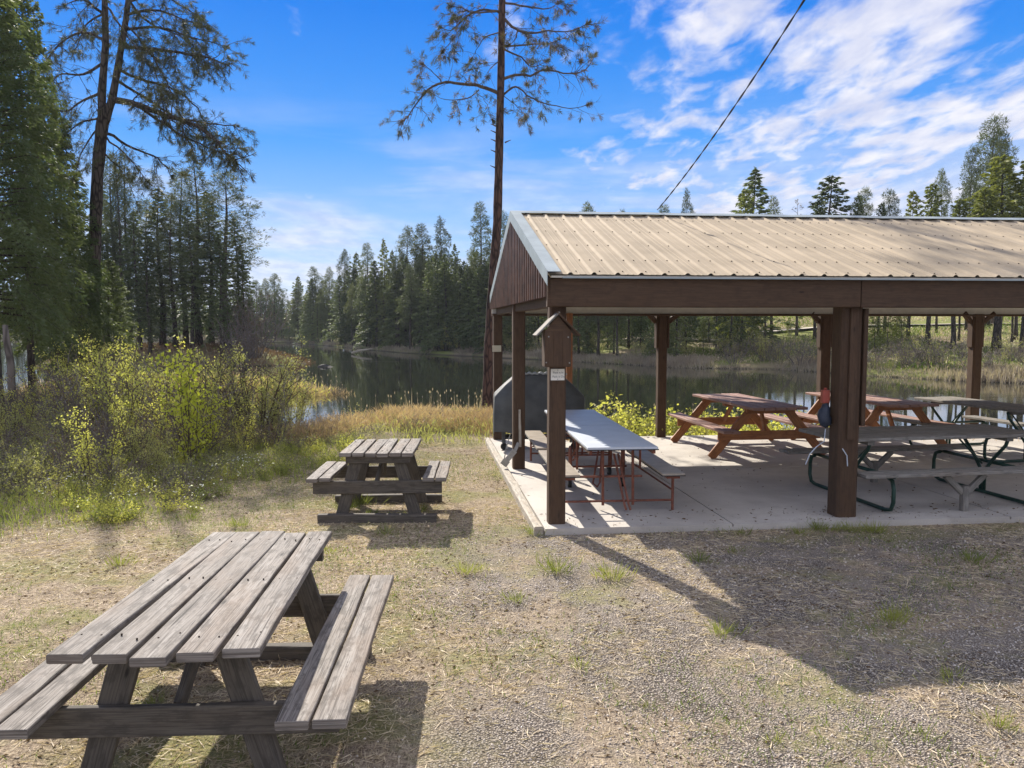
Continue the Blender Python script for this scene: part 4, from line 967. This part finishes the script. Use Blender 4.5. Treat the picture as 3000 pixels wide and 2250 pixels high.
BARE = shrub(3.2, 3.0, 40, 900, .07, 214, 'dead_leaf', 'twig_grey', lo=.4)
def put_shrub(pr, x, y, H, label, group=None, name='shrub', sxy=1., cat='shrub'):
    r = random.Random(int(x*97+y*31)); k = H/pr[2]; e = empty(name, (x, y, hz(x, y)-.03), r.uniform(0, 6.28), label, cat, group); e.scale = (k*sxy, k*sxy, k)
    link('stems', pr[0], e); link('foliage', pr[1], e)
R2 = random.Random(5); grid = []
for k in range(2400):
    y = R2.uniform(10.6, 22); px = R2.uniform(-60, 1010); x = (px-1500)/F_*y
    edge = np.interp(y, [10.5, 11.5, 13, 15, 17, 20, 22], [-5.3, -4.9, -4.9, -4.7, -4.6, -5.2, -6.5])
    if x > edge or hz(x, y) < -.7 or any((x-a)**2+(y-b)**2 < .50 for a, b in grid): continue
    if len(grid) >= 120: break
    grid.append((x, y)); n = len(grid); front = y < 13
    tall = 1.25 if px < 190 else 2.1 if px < 620 else 1.5 if px < 800 else .95
    if px > 770 and (y > 15 or R2.random() < .5): continue
    kd = R2.choice((0, 1, 1, 2, 3, 4, 4)); H = tall*R2.uniform(.42, 1.1)*(.72 if front else 1.)
    put_shrub(SH[kd], x, y, H, 'leafy olive green shrub in the lakeside thicket at left' if kd != 4 else 'bare grey twiggy bush in the lakeside thicket at left', 'shrubs of the lakeside thicket' if kd != 4 else 'bare bushes of the lakeside thicket')
grid2 = []
for k in range(3000):      # low brown brush between and in front of the tall stems, and along the way to the shore
    y = R2.uniform(10.2, 21.5); px = R2.uniform(-40, 1400); x = (px-1500)/F_*y; mid = px > 900
    edge = np.interp(y, [10, 11.5, 13, 15, 15.8, 17, 22], [-4.6, -4.1, -3.7, -2.9, -2.0, -.9, -.9])
    if x > edge or hz(x, y) < -.72 or (x < -.255*y and x > -.325*y and y > 17) or any((x-a)**2+(y-b)**2 < .45 for a, b in grid2): continue
    if len(grid2) >= 120: break
    grid2.append((x, y)); q = R2.random()
    put_shrub(SH[4] if q < .5 else SH[5], x, y, R2.uniform(.30, .62)*(1.25 if px < 700 else 1.), 'low twiggy brown bush between the thicket and the lake shore' if mid else 'low twiggy undergrowth bush among the thicket shrubs', 'low brush near the shore' if mid else 'undergrowth of the thicket', 'brush', 1.2, 'bush')
def at(px, y): return (px-1500)/F_*y
put_shrub(ALD, at(742, 15.5), 15.5, 2.30, 'tall leafy shrub rising highest in the thicket, right of the bright maple', name='alder_shrub')
put_shrub(ALD, at(640, 17), 17., 1.9, 'second tall leafy shrub just left of the highest one', name='alder_shrub', sxy=.8)
put_shrub(ALD, at(850, 17), 17., 1.45, 'thin airy shrub at the right end of the thicket in front of the bright water', name='alder_shrub', sxy=.9)
put_shrub(MAP, at(552, 12.4), 12.4, 2.0, 'bright yellow green young maple in the thicket', name='young_maple', sxy=.85)
put_shrub(MAP, at(600, 13.2), 13.2, 1.25, 'smaller bright yellow green maple shoot right of the other', name='young_maple')
put_shrub(BARE, at(745, 60), 60., 5.6, 'bare brown brushy tree right of the peninsula grove', name='bare_bush', sxy=.85)
put_shrub(BARE, at(700, 58), 58., 4.2, 'lower bare brown bush beside the peninsula grove', name='bare_bush', sxy=.8)
put_shrub(BARE, at(985, 34.8), 34.8, 1.0, 'low twiggy bush on the grassy spit', name='bare_bush', sxy=1.)
put_shrub(SH[3], at(1802, 17.6), 17.6, 1.25, 'upright leafy shrub behind the slab between the white table and the back post', name='shrub', sxy=1.0)
put_shrub(SH[3], at(1725, 17.4), 17.4, .85, 'small leafy shrub right behind the covered grill', sxy=1.)
put_shrub(SH[2], at(1880, 17.8), 17.8, .75, 'low thin shrub left of the second back post')
k = 0
for px in range(1700, 2440, 34):
    for y in (16.2, 17.1):
        k += 1; put_shrub((HERB+[SH[0]])[k % 3] if y > 17 else HERB[k % 2], at(px+R2.uniform(-15, 15), y), y+R2.uniform(-.2, .3), R2.uniform(.75, 1.15), 'low bright green plant growing along the back edge of the slab', 'low plants along the back edge of the slab', 'low_plant', 1.1, 'plant')
for k in range(150):
    y = R2.uniform(8.8, 15.5); px = R2.uniform(-20, 1080); x = at(px, y)
    if x > np.interp(y, [8.5, 10, 11, 13.5, 15.5], [-4.4, -3.1, -2.7, -2.6, -2.3]) : continue
    put_shrub(HERB[k % 2], x, y, R2.uniform(.13, .34), 'small yellow green weed in front of the left thicket', 'weeds in front of the thicket', 'weed_plant', 1., 'plant')
put_shrub(SH[0], at(1352, 83), shore_hit(1352)+2.5, 3.4, 'round pale green bush on the opposite shore left of the pavilion', name='round_bush', sxy=1.1)
for k, px in enumerate((1290, 1420, 1000, 900, 1500, 1620)):
    y = shore_hit(px)+1.5; put_shrub(SH[k % 3], at(px, y), y, 2.0, 'low green bush along the opposite shore', 'low bushes on the opposite shore', 'bush')
for k in range(30):
    px = 2120+k*32; y = shore_hit(px)+R2.uniform(.6, 6); put_shrub(SH[4] if k % 3 else SH[2], at(px, y), y, R2.uniform(1.2, 2.2), 'pale grey willow bush on the far right bank', 'willow bushes on the far right bank', 'willow_bush', 1.2)
for k in range(14):
    px = 1520+k*60+R2.uniform(-20, 20); y = shore_hit(px)+R2.uniform(1, 5); put_shrub(SH[1+k % 2], at(px, y), y, R2.uniform(1.5, 2.6), 'dark green bush on the bank behind the pavilion', 'dark bushes on the bank behind the pavilion', 'bush', 1.2)

# ------------------------------------------------------------------ boulders, driftwood, far fence
def rock(x, y, s_, label, seed):
    import bmesh
    bm = bmesh.new(); bmesh.ops.create_icosphere(bm, subdivisions=3, radius=1); r = random.Random(seed); q = [Vector((r.uniform(-1, 1), r.uniform(-1, 1), r.uniform(-1, 1))).normalized() for _ in range(9)]
    for v in bm.verts:
        for n_ in q:
            dd = v.co.dot(n_)-.72
            if dd > 0: v.co -= n_*dd
        v.co += v.co*.04*math.sin(v.co.x*9+v.co.z*7)
    me = bpy.data.meshes.new('boulder'); bm.to_mesh(me); bm.free(); me.materials.append(MATS['boulder']); o = link('boulder', me); o.location = (x, y, hz(x, y)+.1*s_); o.scale = (s_*1.3, s_, s_*.8); o.rotation_euler = (0, 0, seed); tag(o, label, 'boulder')
rock(at(955, 58), 58, 1.1, 'dark boulder at the water edge of the left peninsula, the farther and higher one', 3)
rock(at(985, 50), 50, .85, 'dark boulder at the water edge, nearer and lower one', 5); rock(at(940, 52), 52, .7, 'dark boulder half hidden behind the tall leafy shrub', 7)
y = 85.; b = MB(80)
b.tube([(at(1040, y), y-2, -.75), (at(1065, y), y-1.5, -.5), (at(1095, y), y-1, -.35)], [.10, .12, .06], 6); b.tube([(at(1060, y), y-1.5, -.5), (at(1050, y), y-2.2, -.2)], [.05, .02], 5)
tag(b.build('driftwood_log', 'pale_timber'), 'pale driftwood log lying on the opposite shore', 'log')
y = 84.; fe = empty('rail_fence', (at(2985, y), y, hz(at(2985, y), y)), 0, 'short white rail fence on the hill at the far right edge', 'fence')
b = MB(81)
for z in (.6, 1.0, 1.4): b.beam((-1.2, 0, z), (3, 0, z), .06, .16)
b.build('rail', 'white_paint', fe); b = MB(82); b.beam((0, 0, 0), (0, 0, 1.6), .4, .4); b.build('gate_post', 'red_plastic', fe)

# ------------------------------------------------------------------ ground cover as stuff
def blades(name, n, region, hfun, mat, label, hmin, hmax, wd, keep=None, tilt=.35, seed=1, flat=False, zoff=0.):
    g = np.random.RandomState(seed); x0, x1, y0, y1 = region
    y = g.uniform(y0, y1, n); x = g.uniform(x0, x1, n)
    if keep is not None: k = keep(x, y, g); x, y = x[k], y[k]
    n = len(x); z = height(x, y)+zoff
    if flat: a = g.uniform(0, 6.28, n); D = np.stack([np.cos(a), np.sin(a), g.normal(0, .12, n)], 1)
    else: D = np.stack([g.normal(0, tilt, n), g.normal(0, tilt, n), np.ones(n)], 1)
    h = g.uniform(hmin, hmax, n); lv = Leaves(seed); C = np.stack([x, y, z], 1)
    if not flat and hmax > .06:   # each blade bends: two faces
        D1 = unit(D); tip = C+D1*h[:, None]*.55; lv.add(C, D1, h*.6, wd, base=True); D2 = D1+np.stack([g.normal(0, .45, n), g.normal(0, .45, n), -g.uniform(.0, .5, n)], 1); lv.add(tip, D2, h*.5, wd*.8, base=True)
    else: lv.add(C+np.array([0, 0, .006]), D, h, wd)
    return tag(link(name, lv.mesh(name, mat)), label, kind='stuff', cat='ground cover')
def onslab(x, y):
    u = (x-OX)*math.cos(AA)+(y-OY)*math.sin(AA); v = -(x-OX)*math.sin(BB)+(y-OY)*math.cos(BB); return (u > -.2) & (v > -.16) & (v < WD+.25)
def infr(x, y): return (np.abs(x) < .70*y+.8)
def gravelness(x, y): return sstep(x+vnoise(x, y, 1.8, 4)*1.1, -1.5, .3)*sstep(y+vnoise(x, y, 1.5, 6)*.8, 9.2, 8.)
blades('dry_litter', 170000, (-9, 8, 2.2, 15), None, 'straw', 'dry straw and pine needle litter over the ground', .03, .15, .006,
       lambda x, y, g: (~onslab(x, y)) & infr(x, y) & (g.uniform(size=len(x)) < (1-.30*gravelness(x, y))*(.25+.75*(vnoise(x, y, .8, 9) > -.1))), flat=True, seed=3)
blades('dead_grass', 90000, (-9, 6, 2.2, 16), None, 'straw', 'short dead grass blades', .02, .07, .005,
       lambda x, y, g: (~onslab(x, y)) & infr(x, y) & (g.uniform(size=len(x)) < (1-.9*gravelness(x, y))*.8), tilt=.9, seed=4)
blades('green_grass', 120000, (-9, 8, 2.2, 17), None, 'grass_green', 'short patchy green grass', .02, .075, .006,
       lambda x, y, g: (~onslab(x, y)) & infr(x, y) & (vnoise(x, y, .9, 12)+g.normal(0, .16, len(x)) > -.02+.32*gravelness(x, y)), tilt=.5, seed=5)
blades('tall_weeds', 26000, (-9.5, -1.8, 8, 18), None, 'weed_green', 'taller green weeds and grass at the foot of the thicket', .08, .30, .010,
       lambda x, y, g: infr(x, y) & (x < np.interp(y, [8, 10, 12, 14, 18], [-4.6, -3.3, -2.8, -3.2, -4.2])+g.normal(0, .3, len(x))) & (vnoise(x, y, 1.1, 15)+g.normal(0, .25, len(x)) > .05), tilt=.3, seed=6)
def shorekeep(x, y, g): d = np.interp(x, NX, NY)-y; return (d > -.8) & (d < 9.2+vnoise(x, y, 1.2, 2)*1.5-4.8*(x > 1.5)) & infr(x, y) & (g.uniform(size=len(x)) < .35+.65*sstep(vnoise(x, y, 1., 21), -.3, .3)) & ~((x < -.255*y) & (x > -.325*y) & (y > 17.5))
blades('shore_grass', 120000, (-8, 10, 14.6, 27), None, 'reed_tan', 'tan dead grass along the near shore', .10, .52, .016, shorekeep, tilt=.35, seed=7)
blades('shore_green', 16000, (-6, 10, 14.6, 24), None, 'olive_leaf', 'yellow green growth among the shore grass', .12, .42, .02, lambda x, y, g: (~onslab(x, y)) & infr(x, y) & (vnoise(x, y, 1.3, 31)+g.normal(0, .1, len(x)) > .10+.22*(x < -2.4)), tilt=.4, seed=8)
def cattails(name, region, n, keep, label, seed):
    g = np.random.RandomState(seed); x = g.uniform(region[0], region[1], n); y = g.uniform(region[2], region[3], n); k = keep(x, y, g); x, y = x[k], y[k]; n = len(x); z = height(x, y)
    lv = Leaves(seed); h = g.uniform(.6, 1.3, n)*g.uniform(.8, 1., n); D = np.stack([g.normal(0, .07, n), g.normal(0, .07, n), np.ones(n)], 1); C = np.stack([x, y, z], 1); lv.add(C, D, h, .018, base=True); lv.add(C+unit(D)*h[:, None]*.96, D, .10, .035)
    tag(link(name, lv.mesh(name, 'far_reed')), label, kind='stuff', cat='cattails')
cattails('cattails', (-4.5, 6, 18.5, 26), 700, lambda x, y, g: (np.interp(x, NX, NY)-y < 1.6) & (np.interp(x, NX, NY)-y > -.9), 'cattail stalks with pale fluffy heads along the near shore', 41)
cattails('cattails', (-14, -6.9, 32.5, 37), 500, lambda x, y, g: ((x+15.5)/8)**2+((y-35)/2.3)**2 < 1, 'cattail stalks with pale heads on the grassy spit', 42)
blades('spit_grass', 12000, (-22, -7.2, 32.5, 37.5), None, 'reed_tan', 'tan grass covering the low spit in the lake', .25, .8, .03, lambda x, y, g: ((x+15.5)/8.2)**2+((y-35)/2.5)**2 < 1, seed=9)
blades('spit_green', 3000, (-22, -8, 33, 37), None, 'shrub_leaf', 'green growth on the low spit', .3, .9, .05, lambda x, y, g: (((x+15.5)/7.5)**2+((y-35)/2.0)**2 < 1) & (vnoise(x, y, 2., 5) > 0), seed=10)
g = np.random.RandomState(12); n = 42000; px = g.uniform(-40, 3060, n); yb = np.array([shore_hit(p) for p in np.arange(-40, 3070, 10)]); y = np.interp(px, np.arange(-40, 3070, 10), yb)+g.uniform(-.8, 2.6, n); x = (px-1500)/F_*y
lv = Leaves(12); k = sstep(vnoise(x, y, 2.6, 3)+g.normal(0, .22, n), -.5, .35) > .45; x, y = x[k], y[k]; n = len(x); lv.add(np.stack([x, y, height(x, y)-.1], 1), np.stack([g.normal(0, .22, n), g.normal(0, .22, n), np.ones(n)], 1), g.uniform(.22, .62, n)*(1+.7*vnoise(x, y, 2., 8)), .05, base=True)
tag(link('far_reeds', lv.mesh('far_reeds', 'far_reed')), 'pale reeds fringing the opposite shore', kind='stuff', cat='reeds')
blades('meadow_grass', 60000, (5, 60, 38, 95), None, 'grass_green', 'rough green grass on the opposite hillside', .2, .6, .07, lambda x, y, g: (y-np.interp(x, FXa, FYa) > 1.5) & (x < .66*y+3) & (vnoise(x, y, 5., 44)+g.normal(0, .2, len(x)) > -.05) & (np.abs(y-67) > 3.4), tilt=.4, seed=14)
blades('meadow_straw', 30000, (-20, 60, 38, 95), None, 'straw', 'dry grass on the opposite hillside', .2, .5, .07, lambda x, y, g: (y-np.interp(x, FXa, FYa) > 1.5) & (x < .66*y+3) & (np.abs(y-67) > 3.2), tilt=.5, seed=15)
blades('peninsula_grass', 14000, (-40, -15, 56, 70), None, 'dead_leaf', 'dark brown growth on the peninsula ground', .1, .45, .07, lambda x, y, g: ((x+27)/11.2)**2+((y-63)/6)**2 < 1, seed=16)
# white flower heads and grass tufts
g = np.random.RandomState(20); lv = Leaves(20)
for k in range(46):
    y = g.uniform(9.0, 12.6); px = g.uniform(60, 760); x = at(px, y)
    if x > -3.6: continue
    n = g.randint(4, 12); C = np.stack([x+g.normal(0, .10, n), y+g.normal(0, .06, n), hz(x, y)+g.uniform(.10, .26, n)], 1); lv.add(C, g.normal(size=(n, 3))*np.array([1, 1, .25]), .035*g.uniform(.5, 1.4, n), .018)
tag(link('white_blossoms', lv.mesh('white_blossoms', 'flower_white')), 'small white blossoms in front of the left thicket', kind='stuff', cat='flowers')
def tuft_mesh(n, h, seed):
    g = np.random.RandomState(seed); lv = Leaves(seed); a = g.uniform(0, 6.28, n); rr = np.abs(g.normal(0, .09, n)); C = np.stack([rr*np.cos(a), rr*np.sin(a), 0*a], 1); D = np.stack([np.cos(a)*.6+g.normal(0, .35, n), np.sin(a)*.6+g.normal(0, .35, n), np.ones(n)], 1)
    lv.add(C, D, h*g.uniform(.35, 1, n), .0055, base=True); return lv.mesh('grass_tuft', 'weed_green')
TM = [tuft_mesh(90, .16, 1), tuft_mesh(60, .11, 2), tuft_mesh(120, .20, 3)]
TU = [(1370, 1675, 0, 1.1), (1630, 1670, 2, 1.2), (1790, 1690, 2, 1.2), (1510, 1755, 0, .8), (2115, 1850, 0, 1.), (1697, 1945, 1, .9), (2620, 1815, 2, 1.), (2785, 1975, 1, 1.), (1235, 1495, 0, .9), (1270, 1790, 1, .8), (2270, 2160, 1, .7), (1560, 1560, 0, .9), (1618, 1558, 1, 1.), (2400, 1548, 2, .9), (2490, 1552, 2, .9), (2560, 1556, 2, 1.), (2440, 1550, 1, 1.2), (2340, 1560, 0, .8),
      (1020, 1490, 2, 1.), (1060, 1475, 2, 1.), (1090, 1500, 1, 1.), (1130, 1560, 0, .9), (640, 1600, 0, 1.), (350, 1650, 0, 1.1), (965, 1615, 1, 1.), (1460, 1850, 1, .6), (1900, 2060, 1, .5), (2050, 1640, 0, 1.), (2150, 1610, 1, 1.), (2850, 1640, 0, 1.1), (2930, 2120, 0, .8), (2700, 2150, 1, .8), (2180, 1560, 1, 1.), (450, 2050, 1, .8), (700, 1540, 2, 1.), (560, 1520, 0, 1.)]
for k, (px, py, m_, s_) in enumerate(TU):
    p = gz(px, py, -.05); z = hz(p[0], p[1]); o = link('grass_tuft', TM[m_]); o.location = (p[0], p[1], z-.005); o.scale = (s_,)*3; o.rotation_euler = (0, 0, k)
    under = py in range(1545, 1565); tag(o, 'green grass tuft at the front edge of the slab' if under else 'small green grass tuft growing in the open gravel and dry turf', 'grass tuft', 'grass tufts along the slab edge' if under else 'scattered grass tufts')
# loose gravel stones
g = np.random.RandomState(33); n = 70000; y = 2.2+(g.uniform(0, 1, n)**1.6)*6.4; x = g.uniform(-3.5, 7, n); k = infr(x, y) & (~onslab(x, y)) & (g.uniform(size=n) < .04+.8*gravelness(x, y)*(.35+.65*(vnoise(x, y, .7, 12)+.5*vnoise(x, y, .25, 13) > 0))); x, y = x[k], y[k]; n = len(x)
s_ = g.uniform(.0025, .0075, n)**1.0*(1+.08*y); base_ = np.array([[1, 0, 0], [-1, 0, 0], [0, 1, 0], [0, -1, 0], [0, 0, .7], [0, 0, -.7]]); V = base_[None]*s_[:, None, None]*g.uniform(.7, 1.3, (n, 6, 1)); a = g.uniform(0, 6.28, n); ca, sa = np.cos(a)[:, None], np.sin(a)[:, None]
V = np.stack([V[:, :, 0]*ca-V[:, :, 1]*sa, V[:, :, 0]*sa+V[:, :, 1]*ca, V[:, :, 2]+g.normal(0, .001, (n, 6))], -1)+np.stack([x, y, height(x, y)+s_*.25], -1)[:, None]
f8 = np.array([[0, 2, 4], [2, 1, 4], [1, 3, 4], [3, 0, 4], [2, 0, 5], [1, 2, 5], [3, 1, 5], [0, 3, 5]]); Q = (np.arange(n)[:, None, None]*6+f8[None]).reshape(-1, 3)
m, t, o_ = newmat('pebble'); rnd_ = t.a('ShaderNodeNewGeometry').outputs['Random Per Island']; principled(t, o_, t.mix(rnd_, (.29, .24, .20), (.72, .64, .55)), .9)
tag(link('loose_gravel', npmesh('loose_gravel', V.reshape(-1, 3), Q, m)), 'loose grey gravel stones in front of the pavilion', kind='stuff', cat='gravel')

# ------------------------------------------------------------------ thin air haze round the whole place
m, t, o_ = newmat('haze_air'); m.node_tree.nodes.clear(); t = NT(m.node_tree); o_ = t.a('ShaderNodeOutputMaterial')
pv = t.a('ShaderNodeVolumePrincipled'); pv.inputs['Color'].default_value = (.80, .88, 1, 1); pv.inputs['Density'].default_value = .00022; pv.inputs['Anisotropy'].default_value = .2; t.l.new(pv.outputs[0], o_.inputs[1])
b = MB(99); b.v = [Vector((x, y, z)) for z in (-3.5, 32) for (x, y) in ((-2200, -2200), (2200, -2200), (2200, 2200), (-2200, 2200))]
for f in ((0, 3, 2, 1), (4, 5, 6, 7), (0, 1, 5, 4), (1, 2, 6, 5), (2, 3, 7, 6), (3, 0, 4, 7)): b.face(f, [(0, 0)]*4)
hb = b.build('haze', []); hb.data.materials.append(m); tag(hb, kind='stuff')

g = np.random.RandomState(61); n = 900; u = g.uniform(-.1, 9, n); v = np.where(g.uniform(size=n) < .45, g.uniform(-.1, .6, n), g.uniform(-.1, WD+.1, n)); x = OX+u*math.cos(AA)-v*math.sin(BB); y = OY+u*math.sin(AA)+v*math.cos(BB)
lv = Leaves(61); lv.add(np.stack([x, y, 0*x+.006], 1), np.stack([g.normal(size=n), g.normal(size=n), g.normal(0, .12, n)], 1), g.uniform(.012, .06, n), g.uniform(.004, .018, n))
tag(link('blown_debris', lv.mesh('blown_debris', 'dead_leaf')), 'dead needles and leaf bits blown over the concrete slab', kind='stuff', cat='debris')
blades('brown_debris', 42000, (-9, 8, 2.2, 15), None, 'dead_leaf', 'dark bark chips and dead leaf bits on the ground', .012, .05, .014, lambda x, y, g: (~onslab(x, y)) & infr(x, y) & (vnoise(x, y, .6, 71)+g.normal(0, .3, len(x)) > .1), flat=True, seed=62)
